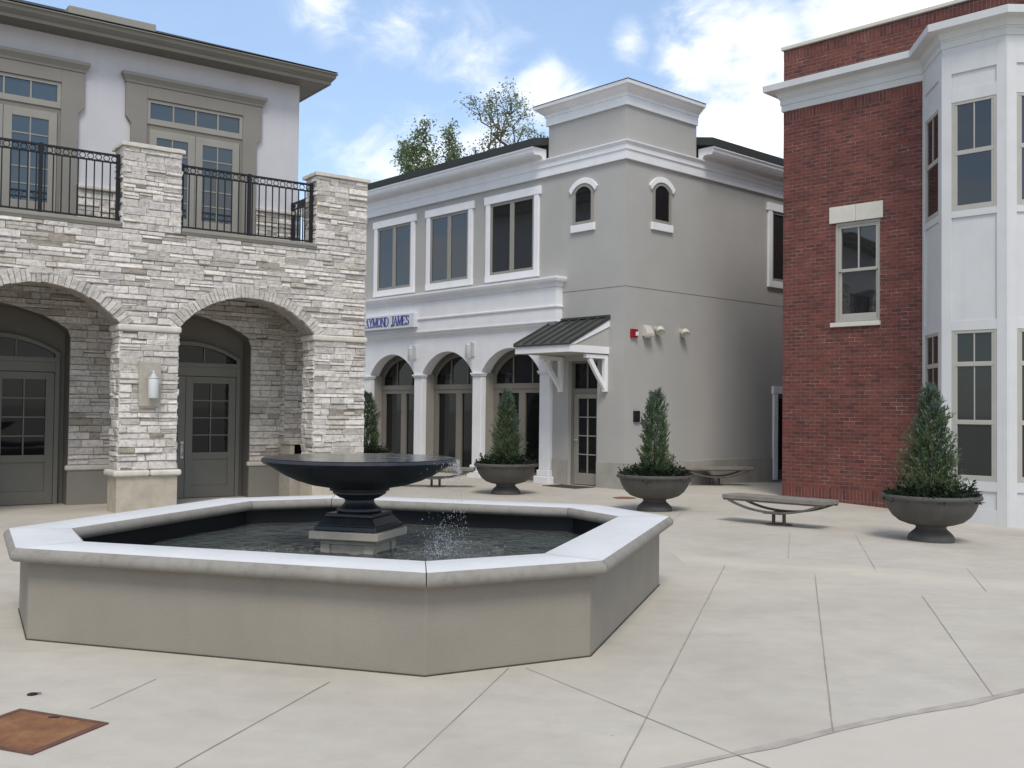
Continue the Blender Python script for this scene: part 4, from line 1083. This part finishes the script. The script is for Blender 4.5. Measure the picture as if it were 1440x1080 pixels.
# ------------------------------------------------------------------ fountain
FC = (-1.265, 9.04); FA = -17.0
def octagon(a, cx=FC[0], cy=FC[1]):
    """square of half width a with cut corners; the long sides keep the real proportions"""
    lo, = (a-.85*(1),)
    e = Vector((math.cos(R(FA)), math.sin(R(FA)))); n = Vector((-e.y, e.x))
    h = 1.50-(2.35-a)*math.tan(R(22.5)); d = a
    pts = [(h, -d), (d, -h), (d, h), (h, d), (-h, d), (-d, h), (-d, -h), (-h, -d)]
    return [(cx+e.x*x+n.x*y, cy+e.y*x+n.y*y) for x, y in pts]
def build_fountain():
    T = thing('fountain', 'octagonal fountain with pale stone rim and black urn bowl on square pedestal', 'fountain', (FC[0], FC[1], 0))
    O = octagon(2.35)
    m = MB(); m.sweep(O, [(0, -.05), (0, .56), (-.30, .56), (-.30, -.05)], closed=True, side=1); m.build('basin_wall', [M['fountain_stucco']], T, .008)
    m = MB(); m.sweep(O, [(-.01, -.02), (.007, -.02), (.007, .009), (-.01, .009)], closed=True, side=1); m.build('base_joint', M['joint_dark2'], T)
    m = MB(); I = octagon(2.049); m.plan(I, -.3, .06); m.build('basin_floor', M['black_metal'], T)
    m = MB(); m.sweep(octagon(2.052), [(0, .02), (0, .54), (-.012, .54), (-.012, .02)], closed=True, side=1); m.build('basin_lining', M['black_metal'], T)
    # coping: one block per side, hairline mitre joints
    prof = [(-.30, .553), (.06, .553), (.095, .558), (.118, .575), (.126, .60), (.118, .626), (.10, .640), (.092, .648), (.085, .652), (-.365, .652), (-.372, .648), (-.385, .638), (-.40, .618), (-.405, .59), (-.395, .565), (-.375, .553)]
    N = len(O)
    for i in range(N):
        a, b = Vector(O[i]), Vector(O[(i+1) % N]); pa, pb = Vector(O[i-1]), Vector(O[(i+2) % N])
        d0, d1, d2 = (a-pa).normalized(), (b-a).normalized(), (pb-b).normalized()
        nr = lambda d: Vector((d.y, -d.x))
        def mit(u, v): mm = (nr(u)+nr(v)).normalized(); return mm/mm.dot(nr(v))
        ma, mb_ = mit(d0, d1), mit(d1, d2); g = d1*.0035
        k = len(prof); v = [(*(a+ma*o+g), z) for o, z in prof]+[(*(b+mb_*o-g), z) for o, z in prof]
        q = MB()
        F = []
        for j in range(k):
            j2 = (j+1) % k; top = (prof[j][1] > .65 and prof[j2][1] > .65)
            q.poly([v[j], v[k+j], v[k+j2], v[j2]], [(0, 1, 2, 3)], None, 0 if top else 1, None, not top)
        q.poly(v, [tuple(range(k)), tuple(range(2*k-1, k-1, -1))], None, 1)
        q.build('coping', [M['coping'], M['nose']], T, merge=True)
    # pedestal
    cx, cy = -1.34, 9.10
    f = Fr((cx, cy), FA)
    m = MB(); w = .23
    m.box(f, -w, w, -w, w, .05, .515)
    for s0, s1, o0, o1 in ((-w-.02, w+.02, w, w+.02), (-w-.02, w+.02, -w-.02, -w), (w, w+.02, -w, w), (-w-.02, -w, -w, w)):
        m.box(f, s0, s1, o0, o1, .05, .33)
        m.box(f, s0, s1, o0, o1, .47, .513)
        if s1-s0 > .1:
            m.box(f, s0, s0+.09, o0, o1, .33, .47); m.box(f, s1-.09, s1, o0, o1, .33, .47)
        else:
            m.box(f, s0, s1, o0, o0+.07, .33, .47); m.box(f, s0, s1, o1-.07, o1, .33, .47)
    m.build('pedestal', M['pedestal_stone'], T, .006)
    m = MB(); m.box(f, -.325, .325, -.325, .325, .517, .585); m.build('pedestal_cap', M['pedestal_stone'], T, .008)
    m = MB()
    def frus(w0, w1, z0, z1):
        v = [f.p(sx*w, sy*w, z) for w, z in ((w0, z0), (w1, z1)) for sx, sy in ((-1, -1), (1, -1), (1, 1), (-1, 1))]
        m.poly(v, [(0, 1, 2, 3), (7, 6, 5, 4)]+[(i, (i+1) % 4, 4+(i+1) % 4, 4+i) for i in range(4)])
    frus(.295, .29, .587, .63); frus(.28, .225, .632, .70); frus(.225, .22, .702, .735)
    m.build('plinth', M['bowl'], T, .008)
    m = MB()
    m.lathe(cx, cy, [(.19, .737), (.20, .75), (.195, .77), (.165, .785), (.145, .80), (.128, .825), (.13, .845), (.15, .855), (.175, .862), (.21, .885), (.235, .90), (.235, .918), (.262, .925), (.265, .945), (.275, .952)], 48)
    m.build('stem', M['bowl'], T)
    m = MB()
    m.lathe(cx, cy, [(.26, .953), (.30, .955), (.42, .975), (.55, 1.015), (.66, 1.065), (.75, 1.12), (.80, 1.15), (.842, 1.165), (.856, 1.185), (.852, 1.205), (.835, 1.213), (.80, 1.205), (.70, 1.17), (.30, 1.08), (.0, 1.05)], 72)
    b = m.build('bowl', M['bowl'], T)
    m = MB(); m.lathe(cx, cy, [(.0, 1.190), (.40, 1.1905), (.815, 1.2085)], 72); 
    m = MB(); n = 72; v = [(cx, cy, 1.2095)]
    m.poly([(cx+.838*math.cos(2*math.pi*i/n), cy+.838*math.sin(2*math.pi*i/n), 1.2155) for i in range(n)], [tuple(range(n))]); m.build('bowl_water', M['bowl_water'], b, recalc=False)
    # water surface
    m = MB(); I = octagon(2.04)
    import mathutils
    nx = 110; v = []; idx = {}; xs = [FC[0]-2.9+5.8*i/nx for i in range(nx+1)]; ys = [FC[1]-2.9+5.8*i/nx for i in range(nx+1)]
    def inside(x, y):
        for i in range(8):
            (x0, y0), (x1, y1) = I[i], I[(i+1) % 8]
            if (x1-x0)*(y-y0)-(y1-y0)*(x-x0) < -.10: return False
        return True
    hit = [(-.62, 8.9), (-.55, 9.3), (-.75, 8.55), (-2.05, 8.7)]
    def hz(x, y):
        z = .40
        for (a, b_), am in zip(hit, (.016, .010, .010, .010)):
            d = math.hypot(x-a, y-b_); z += am*math.sin(d*34)*math.exp(-d*2.0)
        z += .004*math.sin(7*x+3*y)+.0035*math.sin(-5*x+11*y)+.002*math.sin(17*x-9*y)
        return z
    for j in range(nx+1):
        for i in range(nx+1): v.append((xs[i], ys[j], hz(xs[i], ys[j])))
    F = [(j*(nx+1)+i, j*(nx+1)+i+1, (j+1)*(nx+1)+i+1, (j+1)*(nx+1)+i) for j in range(nx) for i in range(nx) if inside(xs[i]+.026, ys[j]+.026)]
    m.poly(v, F, None, 0, None, True)
    w = m.build('water', M['water'], None, recalc=False); tag(w, None, None, None, 'structure')
    # falling drops and splash
    m = MB()
    def drop(x, y, z, r_, st):
        v = [(x, y, z-r_*st), (x+r_, y, z), (x, y+r_, z), (x-r_, y, z), (x, y-r_, z), (x, y, z+r_*st)]
        m.poly(v, [(0, 2, 1), (0, 3, 2), (0, 4, 3), (0, 1, 4), (5, 1, 2), (5, 2, 3), (5, 3, 4), (5, 4, 1)], None, 0, None, True)
    q = random.Random(5)
    for i in range(260):      # curtain of drops leaving the right of the rim
        a = R(q.gauss(-4, 15)); z = 1.20-abs(q.gauss(0, .09)); rr = .866+(1.2-z)*.10+q.uniform(-.008, .02)
        drop(cx+rr*math.cos(a), cy+rr*math.sin(a), z, q.uniform(.0012, .003), q.uniform(2, 7))
    for i in range(120):
        a = R(q.gauss(-8, 14)); z = q.uniform(.45, 1.1); rr = .87+(1.2-z)*.11+q.uniform(-.03, .04)
        drop(cx+rr*math.cos(a), cy+rr*math.sin(a), z, q.uniform(.0012, .003), q.uniform(2, 6))
    for i in range(620):      # splash
        cxx, cyy = q.choice(((-.60, 8.75), (-.53, 9.0), (-.56, 8.6)))
        z = .41+abs(q.gauss(0, .13)); s = .05+.05*q.random()
        drop(q.gauss(cxx, s), q.gauss(cyy, s*1.6), z, q.uniform(.0012, .0036), q.uniform(.9, 2.6))
    for i in range(160):
        a = q.uniform(0, 6.28); rr = abs(q.gauss(.25, .25)); drop(-.62+rr*math.cos(a), 8.8+rr*math.sin(a), .405+q.random()*.02, q.uniform(.003, .007), .6)
    for i in range(60): drop(q.gauss(-2.05, .15), q.gauss(8.75, .12), .405+q.random()*.03, q.uniform(.003, .006), .7)
    w = m.build('splashing_water', M['drops'], None, recalc=False); tag(w, None, None, None, 'stuff')
build_fountain()

# ------------------------------------------------------------------ planters, shrubs
def build_planter():
    T = thing('planter', 'x', 'planter', (0, 0, 0), 'round stone planters')
    m = MB(); m.lathe(0, 0, [(.285, -.03), (.295, .02), (.288, .05), (.27, .08), (.235, .115), (.205, .14), (.19, .16), (.19, .185)], 48); m.build('foot', M['planter_clay'], T)
    m = MB(); m.lathe(0, 0, [(.20, .187), (.205, .195), (.29, .212), (.40, .25), (.485, .32), (.545, .41), (.578, .49), (.588, .53), (.606, .538), (.627, .552), (.635, .575), (.628, .596), (.603, .606), (.57, .60), (.555, .575), (.55, .54)], 56)
    b = m.build('bowl', M['planter_clay'], T)
    m = MB(); m.lathe(0, 0, [(.548, .545), (.3, .57), (.0, .58)], 24); m.build('soil', M['soil'], T)
    return T
def spray(m, p, d, L, w, c, q):
    """a flat pointed leaf blade with a slight fold"""
    side = d.cross(Vector((q.uniform(-1, 1), q.uniform(-1, 1), q.uniform(-1, 1)))).normalized()*w
    a = p; b = p+d*L*.45; t = p+d*L
    m.face([a, b+side, t, b-side], None, 0, c)
def build_conifer(seed):
    q = random.Random(seed)
    T = thing('conifer_shrub', 'x', 'shrub', (0, 0, 0), 'conical conifers in the planters')
    m = MB(); m.tube([(0, 0, .5), (.01, 0, 1.0), (0, .01, 1.7)], .03, 7, 0, True, None, .008); m.build('trunk', M['bark'], T)
    m = MB(); H0, H1 = .60, 2.02
    ph = [q.uniform(0, 6.28) for _ in range(6)]
    def rad(z, a):
        t = (z-H0)/(H1-H0)
        r_ = .375*(1-t)**.56*(1 if t > .12 else .85+t)+.015
        r_ *= 1+.15*math.sin(2*a+ph[0]+5*t)+.12*math.sin(3*a+ph[1]-9*t)+.12*math.sin(17*t+ph[2]+a)
        return r_
    for i in range(720):
        t = q.random()**1.25; z = H0+(H1-.06-H0)*t; a = q.uniform(0, 6.283)
        r_ = rad(z, a)*q.uniform(.55, 1.04)
        base = Vector((r_*math.cos(a)*.55, r_*math.sin(a)*.55, z-.10*(1-t)))
        tip = Vector((r_*math.cos(a), r_*math.sin(a), z+.05+.05*q.random()))
        d0 = (tip-base).normalized()
        g = q.uniform(.55, 1.25); blue = q.random()
        col = (g*(1.0+.15*(1-blue)), g*1.0, g*(.75+.95*blue*(.25+.75*t)))
        n = 15
        for k in range(n):
            u = k/(n-1); p = base.lerp(tip, u)
            d = (d0*.75+Vector((q.gauss(0, .55), q.gauss(0, .55), .45+q.gauss(0, .3)))).normalized()
            spray(m, p, d, q.uniform(.035, .08), q.uniform(.005, .0105), tuple(x*q.uniform(.85, 1.2) for x in col), q)
    for i in range(5):
        spray(m, Vector((q.gauss(0, .008), q.gauss(0, .008), 1.93)), Vector((q.gauss(0, .15), q.gauss(0, .15), 1)).normalized(), .13, .008, (1, 1.1, 1.1), q)
    m.build('foliage', M['conifer'], T, recalc=False)
    return T
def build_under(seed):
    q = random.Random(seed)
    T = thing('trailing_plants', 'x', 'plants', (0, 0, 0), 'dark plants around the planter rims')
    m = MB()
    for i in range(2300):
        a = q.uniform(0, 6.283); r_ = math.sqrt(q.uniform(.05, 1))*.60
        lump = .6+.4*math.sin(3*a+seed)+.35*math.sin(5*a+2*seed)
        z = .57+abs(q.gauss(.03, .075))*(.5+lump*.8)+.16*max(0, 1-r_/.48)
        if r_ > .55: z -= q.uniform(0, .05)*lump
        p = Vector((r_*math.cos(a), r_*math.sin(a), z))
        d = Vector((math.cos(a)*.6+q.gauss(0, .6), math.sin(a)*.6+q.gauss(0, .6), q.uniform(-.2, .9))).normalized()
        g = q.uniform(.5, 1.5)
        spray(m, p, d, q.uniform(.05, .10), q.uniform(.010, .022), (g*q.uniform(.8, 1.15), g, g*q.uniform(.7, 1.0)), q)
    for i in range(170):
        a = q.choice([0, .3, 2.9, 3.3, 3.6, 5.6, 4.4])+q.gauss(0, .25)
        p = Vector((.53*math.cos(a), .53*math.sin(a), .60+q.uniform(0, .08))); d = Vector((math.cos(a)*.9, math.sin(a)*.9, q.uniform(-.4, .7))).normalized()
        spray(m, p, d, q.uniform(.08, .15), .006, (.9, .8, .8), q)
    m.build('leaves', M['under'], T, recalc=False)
    return T
pl0 = build_planter(); cf0 = build_conifer(3); un0 = build_under(2)
SP = [((5.56, 13.58), 'in front of the white bay window', '', .2, (1.06, 1.06, 1.0)),
      ((2.40, 17.13), 'before the grey wall corner', 'before the grey wall corner', 2.3, (.92, .92, .985)),
      ((-.10, 20.18), 'before the third white arch', 'before the third white arch', 4.0, (.9, .9, 1.01)),
      ((-3.45, 24.45), 'half hidden behind the end stone pier', 'half hidden behind the end stone pier', 5.3, (1.05, 1.05, 1))]
for i, ((x, y), w1, w2, rz, scl) in enumerate(SP):
    z = GS(x, y)
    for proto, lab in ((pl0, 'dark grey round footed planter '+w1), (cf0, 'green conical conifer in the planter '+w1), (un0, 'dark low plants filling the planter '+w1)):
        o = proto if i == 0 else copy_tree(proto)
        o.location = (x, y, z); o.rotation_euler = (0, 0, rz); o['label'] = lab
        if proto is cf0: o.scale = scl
        if proto is un0 and i == 0: o.scale = (.97, .97, .93)

# ------------------------------------------------------------------ benches
def build_bench():
    T = thing('bench', 'x', 'bench', (0, 0, 0), 'backless benches with curved metal supports')
    L, Wd = .83, .225
    m = MB()
    n = 5
    for i in range(n):
        y0 = -Wd+2*Wd*i/n; y1 = -Wd+2*Wd*(i+1)/n
        m.box(W, -L, L, -y1+.003, -y0-.003, .355, .412)
    m.build('seat', M['bronze_seat'], T, .004)
    m = MB()
    for y in (-Wd+.03, Wd-.03):
        pts = []
        for k in range(17):
            t = -1+2*k/16; pts.append((t*(L-.09), y, .338-.145*(1-abs(t)**2.2)))
        m2 = pts
        N = len(pts)
        for k in range(N-1):
            a, b = Vector(pts[k]), Vector(pts[k+1]); nn = Vector((-(b-a).z, 0, (b-a).x)).normalized()*.016; yy = Vector((0, .02, 0))
            v = [a-nn-yy, b-nn-yy, b+nn-yy, a+nn-yy, a-nn+yy, b-nn+yy, b+nn+yy, a+nn+yy]
            m.poly(v, [(0, 1, 2, 3), (7, 6, 5, 4), (0, 4, 5, 1), (1, 5, 6, 2), (2, 6, 7, 3), (3, 7, 4, 0)])
        m.box(W, -L+.01, L-.01, -y-.018, -y+.018, .330, .353)
    m.build('support', M['bronze_metal'], T, .003)
    for sx in (-1, 1):
        m = MB(); m.tube([(sx*.085, 0, .012), (sx*.085, 0, .19)], .026, 16); m.build('leg', M['bronze_metal'], T)
    m = MB(); m.box(W, -.14, .14, -.21, .21, .17, .186); m.build('cross_plate', M['bronze_metal'], T)
    m = MB(); m.lathe(0, 0, [(.19, -.01), (.20, .008), (.19, .014)], 28); b = m.build('base_plate', M['bronze_metal'], T)
    return T
M['bronze_seat'] = m_plain('bench_slats', (.225, .205, .18), .55, .2, 7, .15, 50, .003)
b0 = build_bench()
for i, (x, y, rz, lab) in enumerate(((3.95, 15.12, -43.6, 'nearest bench, in front of the brick wall, with curved metal support'), (4.62, 23.2, 10, 'bench standing against the base of the grey wall'), (-1.60, 21.8, -3, 'bench partly hidden behind the fountain bowl'))):
    o = b0 if i == 0 else copy_tree(b0)
    o.location = (x, y, GS(x, y)); o.rotation_euler = (0, 0, R(rz)); o['label'] = lab

# ------------------------------------------------------------------ covers, mat
def covers():
    c = [(-2.64, 5.58), (-2.07, 5.35), (-2.24, 4.86)]
    c.append((c[0][0]+c[2][0]-c[1][0], c[0][1]+c[2][1]-c[1][1]))
    cx, cy = sum(p[0] for p in c)/4, sum(p[1] for p in c)/4
    T = thing('access_cover', 'square rusty steel access cover set in the concrete paving', 'cover', (cx, cy, 0))
    sh = lambda k: [(cx+(x-cx)*k, cy+(y-cy)*k) for x, y in c]
    m = MB(); A, B = sh(1), sh(.90)
    for i in range(4):
        j = (i+1) % 4; m.plan([A[i], A[j], B[j], B[i]], -.02, .008)
    m.build('frame', M['rust_frame'], T)
    m = MB(); m.plan(sh(.885), -.02, .007); m.build('lid', M['rust'], T)
    m = MB(); m.box(W, cx+.02, cx+.08, -cy-.22, -cy-.20, .007, .009); m.build('lift_slot', M['black_metal'], T)
    m = MB(); m.lathe(-2.71, 5.87, [(.028, -.01), (.028, .006), (.02, .009)], 14); m.box(W, -2.72, -2.66, -5.88, -5.866, .009, .011); o = m.build('floor_plug', M['black_metal']); tag(o, 'tiny dark round plug in paving near the rusty cover', 'plug')
    m = MB(); m.lathe(2.16, 19.5, [(.22, -.01), (.22, .008), (.19, .012), (.0, .012)], 28); o = m.build('valve_cover', M['rust']); tag(o, 'round rust orange cover in paving behind the middle planter', 'cover')
    m = MB(); m.box(GL, .72, 1.72, .12, .72, 0, .014); o = m.build('doormat', M['mat_dark'], None, .004); tag(o, 'dark doormat in front of the corner door under canopy', 'doormat')
covers()

# ------------------------------------------------------------------ trees behind the grey building
def build_tree(name, label, x, y, seed, zc, rx, rz_, ntip, per, lsize, hue, bare):
    q = random.Random(seed)
    T = thing(name, label, 'tree', (x, y, 0), 'trees rising behind the grey building')
    nodes = [Vector((x, y, -.2))]; par = [-1]
    zb = zc-rz_*.75
    n = 8
    for i in range(1, n+1):
        nodes.append(Vector((x+q.gauss(0, .05), y+q.gauss(0, .05), zb*i/n))); par.append(len(nodes)-2)
    tg = []
    while len(tg) < ntip:
        v = Vector((q.uniform(-1, 1), q.uniform(-1, 1), q.uniform(-.75, 1)))
        l = v.length
        lump = 1+.16*math.sin(4*math.atan2(v.y, v.x)+seed)+.14*math.sin(5*v.z+seed*2+3*v.x)
        if l > lump or l < .25 or q.random() > .25+.75*l: continue
        if math.sin(3.1*v.x*1.7+seed)+math.sin(2.9*v.z*1.6+seed*1.7)+math.sin(3.3*v.y+seed*.6) < -1.05: continue
        tg.append(Vector((x+v.x*rx, y+v.y*rx, zc+v.z*rz_)))
    base = nodes[-1]
    tg.sort(key=lambda p: (p-base).length)
    tips = []
    for t in tg:
        best, bi = 1e9, 0
        for i, p in enumerate(nodes):
            if i < n-2: continue
            d = (p-t).length + max(0, p.z-t.z+.25)*1.6
            if d < best: best, bi = d, i
        p0 = nodes[bi]; k = max(1, int((t-p0).length/.4)); last = bi
        sag = q.uniform(.04, .16)*(t-p0).length
        for j in range(1, k+1):
            u = j/k; p = p0.lerp(t, u); p = p+Vector((q.gauss(0, .035), q.gauss(0, .035), -sag*math.sin(math.pi*u)+q.gauss(0, .03)))
            nodes.append(p); par.append(last); last = len(nodes)-1
        tips.append(last)
    cnt = [0]*len(nodes)
    for t in tips:
        while t >= 0: cnt[t] += 1; t = par[t]
    rad = [.0085*max(1, c)**.52 for c in cnt]
    m = MB()
    for i, p in enumerate(nodes):
        if par[i] >= 0: m.tube([nodes[par[i]], p], min(rad[par[i]], rad[i]*1.5), 6 if rad[i] > .03 else 4, 0, True, None, rad[i])
    m.build('trunk', M['bark'], T)
    m = MB()
    for t in tips:
        if q.random() < bare: continue
        dens = q.uniform(.4, 1.5); p = nodes[t]; pp = nodes[par[t]]
        tone = q.uniform(.65, 1.3)
        for i in range(int(per*dens)):
            c = p.lerp(pp, q.random()*.9)+Vector((q.gauss(0, .17), q.gauss(0, .17), q.gauss(0, .15)))
            dd = Vector((q.gauss(0, 1), q.gauss(0, 1), q.gauss(-.35, .7))).normalized()
            g = tone*q.uniform(.7, 1.3); L = lsize*q.uniform(.6, 1.3)
            spray(m, c, dd, L, L*.30, (g*hue[0]*q.uniform(.9, 1.1), g*hue[1], g*hue[2]), q)
    m.build('crown', M['leaf'], T, recalc=False)
build_tree('broadleaf_tree', 'smaller leafy green tree rising behind the grey building roof, on the left', -3.75, 45, 4, 11.4, 1.5, 3.0, 260, 52, .125, (.95, 1.0, .85), .08)
build_tree('broadleaf_tree', 'taller sparse tree with open branches behind the grey building parapet', .15, 46, 9, 12.9, 3.1, 3.3, 620, 17, .12, (.95, .95, .92), .14)

# ------------------------------------------------------------------ sky, sun, camera
def build_world():
    w = bpy.data.worlds.new('World'); sc.world = w; w.use_nodes = True
    t = w.node_tree; bg = t.nodes['Background']; L = t.links
    N = lambda typ, **k: _n(t, typ, **k)
    def _n(tree, typ, **k):
        x = tree.nodes.new(typ)
        for a, b in k.items(): setattr(x, a, b)
        return x
    sky = N('ShaderNodeTexSky', sky_type='NISHITA', sun_disc=False)
    sky.sun_elevation = R(SUN_EL); sky.sun_rotation = R(SUN_ROT); sky.altitude = 200; sky.air_density = 1.1; sky.dust_density = .8; sky.ozone_density = 1.3
    tc = N('ShaderNodeTexCoord')
    def math_(op, a, b=0, cl=False):
        x = N('ShaderNodeMath', operation=op, use_clamp=cl)
        for s, v in ((x.inputs[0], a), (x.inputs[1], b)):
            if hasattr(v, 'links'): L.new(v, s)
            else: s.default_value = v
        return x.outputs[0]
    def noise(scale, detail, rough, mp=None, dist=0):
        src = tc.outputs['Generated']
        if mp:
            m = N('ShaderNodeMapping'); m.inputs['Scale'].default_value = mp; L.new(src, m.inputs[0]); src = m.outputs[0]
        x = N('ShaderNodeTexNoise'); x.inputs['Scale'].default_value = scale; x.inputs['Detail'].default_value = detail; x.inputs['Roughness'].default_value = rough; x.inputs['Distortion'].default_value = dist
        L.new(src, x.inputs['Vector']); return x.outputs['Fac']
    n1 = noise(17, 9, .6, (1, 1, 1.5), .5); n2 = noise(3.2, 7, .6, (1, 1, 2.2), .4)
    # heaps of cumulus standing in particular parts of the sky: direction, angular radius, weight
    heaps = [((.184, .925, .333), .052, 1.0), ((.215, .918, .330), .055, 1.0), ((.307, .886, .349), .070, 1.0), ((.364, .86, .358), .085, 1.1), ((.155, .93, .325), .03, .8),
             ((.202, .945, .257), .06, 1.0), ((.235, .931, .275), .065, .95), ((.17, .953, .24), .05, .9), ((.030, .954, .299), .032, .95), ((.05, .955, .285), .03, .8), ((.105, .935, .338), .022, .62),
             ((-.043, .944, .328), .07, .40), ((-.02, .95, .30), .05, .34), ((-.108, .929, .354), .05, .42), ((-.171, .915, .365), .035, .6),
             ((-.117, .968, .223), .05, .75), ((-.084, .970, .225), .05, .8), ((-.023, .975, .222), .06, .72), ((-.174, .951, .255), .03, .42)]
    tot = None
    for d, r_, wt in heaps:
        v = Vector(d).normalized()
        dp = N('ShaderNodeVectorMath', operation='DISTANCE'); L.new(tc.outputs['Generated'], dp.inputs[0]); dp.inputs[1].default_value = v
        k = math_('MULTIPLY', math_('SUBTRACT', 1.0, math_('DIVIDE', dp.outputs['Value'], r_*1.5), True), wt)
        tot = k if tot is None else math_('MAXIMUM', tot, k)
    a = math_('ADD', tot, math_('MULTIPLY', math_('SUBTRACT', n1, .52), 1.45))
    mr = N('ShaderNodeMapRange', interpolation_type='SMOOTHSTEP'); L.new(a, mr.inputs['Value']); mr.inputs['From Min'].default_value = .08; mr.inputs['From Max'].default_value = .92
    near = math_('MULTIPLY', mr.outputs[0], math_('MULTIPLY', tot, 2.6, True))
    # broken cloud over the rest of the sky (behind and above the camera)
    sep = N('ShaderNodeSeparateXYZ'); L.new(tc.outputs['Generated'], sep.inputs[0])
    m2 = N('ShaderNodeMapRange', interpolation_type='SMOOTHSTEP'); L.new(n2, m2.inputs['Value']); m2.inputs['From Min'].default_value = .42; m2.inputs['From Max'].default_value = .62
    back = N('ShaderNodeMapRange', interpolation_type='SMOOTHSTEP'); L.new(math_('SUBTRACT', sep.outputs['Y'], math_('MULTIPLY', sep.outputs['Z'], 1.1)), back.inputs['Value']); back.inputs['From Min'].default_value = .42; back.inputs['From Max'].default_value = .10
    far = math_('MULTIPLY', m2.outputs[0], math_('MULTIPLY', back.outputs[0], .92))
    al = near
    veil = N('ShaderNodeMix', data_type='RGBA'); L.new(math_('MULTIPLY', math_('ADD', n2, .45), VEIL), veil.inputs[0]); L.new(sky.outputs[0], veil.inputs[6]); veil.inputs[7].default_value = (*CLOUD_VEIL, 1)
    fc = N('ShaderNodeMix', data_type='RGBA'); L.new(far, fc.inputs[0]); L.new(veil.outputs[2], fc.inputs[6]); fc.inputs[7].default_value = (*CLOUD_FAR, 1)
    mx = N('ShaderNodeMix', data_type='RGBA'); L.new(al, mx.inputs[0]); L.new(fc.outputs[2], mx.inputs[6])
    shade = N('ShaderNodeMix', data_type='RGBA'); L.new(n1, shade.inputs[0]); shade.inputs[6].default_value = (*CLOUD_LO, 1); shade.inputs[7].default_value = (*CLOUD_HI, 1)
    L.new(shade.outputs[2], mx.inputs[7])
    L.new(mx.outputs[2], bg.inputs['Color']); bg.inputs['Strength'].default_value = SKY_STR
SUN_EL, SUN_ROT = 54, 176
CLOUD_LO, CLOUD_HI, SKY_STR = (6.0, 6.2, 6.6), (8.0, 8.0, 8.0), .15
CLOUD_FAR, CLOUD_VEIL, VEIL = (5.3, 5.15, 4.9), (4.2, 5.6, 8.0), .30
build_world()
sun = bpy.data.lights.new('sun', 'SUN'); sun.energy = 1.9; sun.angle = R(20); sun.color = (1, .94, .86)
so = bpy.data.objects.new('sun', sun); COL.objects.link(so)
# direction towards the sun; Nishita rotation is measured from +Y clockwise
az = R(SUN_ROT); el = R(SUN_EL)
dv = Vector((math.sin(az)*math.cos(el), math.cos(az)*math.cos(el), math.sin(el)))
so.rotation_euler = dv.to_track_quat('Z', 'Y').to_euler(); so.location = (0, 0, 40)

cam = bpy.data.cameras.new('camera'); cam.lens = 36; cam.sensor_width = 36; cam.clip_end = 3000
co = bpy.data.objects.new('camera', cam); COL.objects.link(co); sc.camera = co
pt, rl = R(1.45), R(.63)
fw = Vector((0, math.cos(pt), math.sin(pt))); rt = Vector((1, 0, 0)); up = rt.cross(fw)
r_ = rt*math.cos(rl)+up*math.sin(rl); u_ = -rt*math.sin(rl)+up*math.cos(rl)
co.matrix_world = Matrix(((r_.x, u_.x, -fw.x, 0), (r_.y, u_.y, -fw.y, 0), (r_.z, u_.z, -fw.z, 1.65), (0, 0, 0, 1)))
sc.view_settings.view_transform = 'Standard'; sc.view_settings.look = 'None'; sc.view_settings.exposure = 0.22; sc.view_settings.gamma = 1
sc.render.resolution_x = 1024; sc.render.resolution_y = 768
